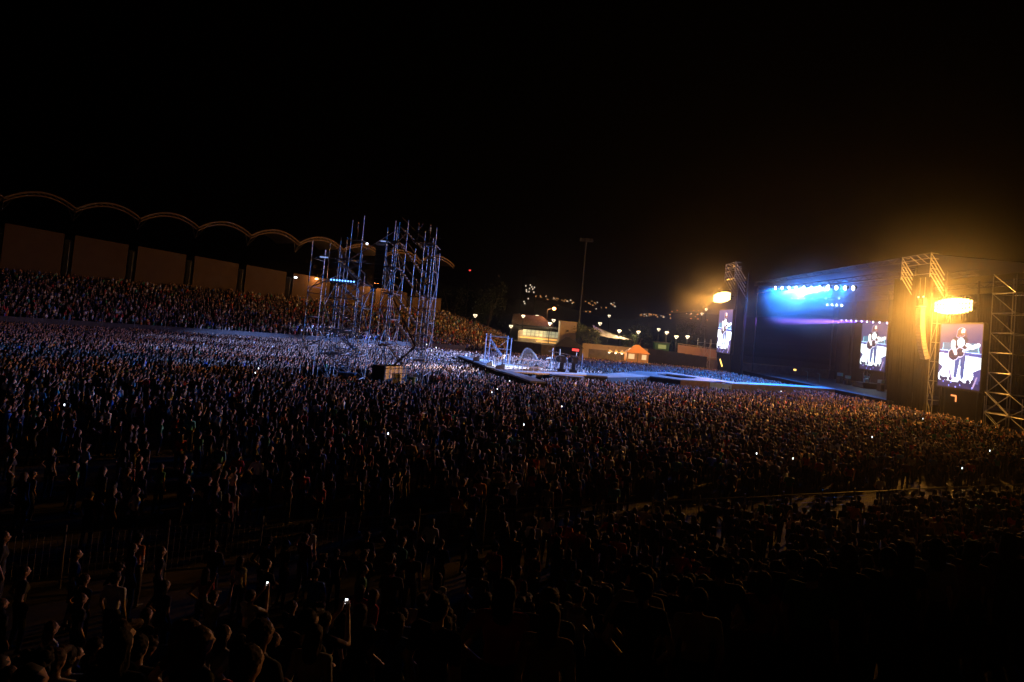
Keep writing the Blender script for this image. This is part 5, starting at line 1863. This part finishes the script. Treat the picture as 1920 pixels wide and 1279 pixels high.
tree((17.0, 167, 3.2), 6.2, 2.2, 2.2, M_leaf, 'lamp lit yellow green tree beside the floodlight mast', 1300, 0.66, 1)
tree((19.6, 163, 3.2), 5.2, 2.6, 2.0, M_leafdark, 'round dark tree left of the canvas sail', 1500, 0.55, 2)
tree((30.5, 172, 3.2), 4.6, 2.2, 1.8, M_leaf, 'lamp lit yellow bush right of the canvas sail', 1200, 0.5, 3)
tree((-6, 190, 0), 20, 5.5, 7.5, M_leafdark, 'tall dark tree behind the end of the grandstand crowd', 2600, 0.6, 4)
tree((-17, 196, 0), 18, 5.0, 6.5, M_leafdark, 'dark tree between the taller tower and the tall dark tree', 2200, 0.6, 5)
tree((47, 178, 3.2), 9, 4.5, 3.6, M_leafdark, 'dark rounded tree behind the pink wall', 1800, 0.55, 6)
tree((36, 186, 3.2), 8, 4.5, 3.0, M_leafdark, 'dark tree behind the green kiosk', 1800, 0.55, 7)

# ================================================================== air
hm, nt, b = node_mat('night_haze')
nt.nodes.remove(b)
vol = nt.nodes.new('ShaderNodeVolumePrincipled')
vol.inputs['Color'].default_value = (0.95, 0.95, 0.97, 1)
vol.inputs['Density'].default_value = HAZE_DENSITY
vol.inputs['Anisotropy'].default_value = 0.9
nt.links.new(vol.outputs[0], nt.nodes['Material Output'].inputs['Volume'])
hz = MB().box((0, 1800, 95), (5200, 4300, 212)).build('haze', hm)
tag(hz, 'thin night haze over the whole venue', kind='stuff')

# smoke round the stage lamps, and added puffs that make the floodlights' glow
def smoke(ctr, rad, dens, noise, label, aniso=0.0):
    sm2, nt, b = node_mat('smoke_and_glow')
    nt.nodes.remove(b)
    vol = nt.nodes.new('ShaderNodeVolumePrincipled')
    vol.inputs['Color'].default_value = (0.95, 0.97, 1.0, 1)
    vol.inputs['Anisotropy'].default_value = aniso
    tc = nt.nodes.new('ShaderNodeTexCoord')
    mp = nt.nodes.new('ShaderNodeMapping'); mp.inputs['Scale'].default_value = (1 / rad[0], 1 / rad[1], 1 / rad[2])
    nt.links.new(tc.outputs['Object'], mp.inputs['Vector'])
    ln = nt.nodes.new('ShaderNodeVectorMath'); ln.operation = 'LENGTH'
    nt.links.new(mp.outputs[0], ln.inputs[0])
    fall = nt.nodes.new('ShaderNodeMapRange'); fall.interpolation_type = 'SMOOTHERSTEP'
    fall.inputs[1].default_value = 0.97; fall.inputs[2].default_value = 0.0
    fall.inputs[3].default_value = 0; fall.inputs[4].default_value = 1
    nt.links.new(ln.outputs['Value'], fall.inputs[0])
    nz = nt.nodes.new('ShaderNodeTexNoise'); nz.inputs['Scale'].default_value = 0.17; nz.inputs['Detail'].default_value = 2
    nt.links.new(tc.outputs['Object'], nz.inputs['Vector'])
    nr = nt.nodes.new('ShaderNodeMapRange'); nr.inputs[1].default_value = 0.38; nr.inputs[2].default_value = 0.72
    nr.inputs[3].default_value = dens * (1 - noise); nr.inputs[4].default_value = dens
    nt.links.new(nz.outputs['Fac'], nr.inputs[0])
    ml = nt.nodes.new('ShaderNodeMath'); ml.operation = 'MULTIPLY'
    nt.links.new(fall.outputs[0], ml.inputs[0]); nt.links.new(nr.outputs[0], ml.inputs[1])
    nt.links.new(ml.outputs[0], vol.inputs['Density'])
    nt.links.new(vol.outputs[0], nt.nodes['Material Output'].inputs['Volume'])
    o = MB().ell(ctr, rad, 24, 14).build('smoke', sm2, origin=ctr)
    return tag(o, label, kind='stuff')
smoke((57.0, 126, 18.3), (10, 28, 11), 0.19, 0.65, 'blue lit smoke round the stage lamps')
smoke((58.0, 131, 13.2), (9, 19, 1.7), 0.10, 0.7, 'violet lit smoke low under the stage roof')
smoke((48.0, 75.5, 13.6), (15, 15, 15), 0.0145, 0.3, 'added smoke for the orange glow of the floodlights over the large screen')
smoke((45.0, 150.8, 16.4), (13, 16, 13), 0.010, 0.3, 'added smoke for the orange glow of the floodlights left of the stage')
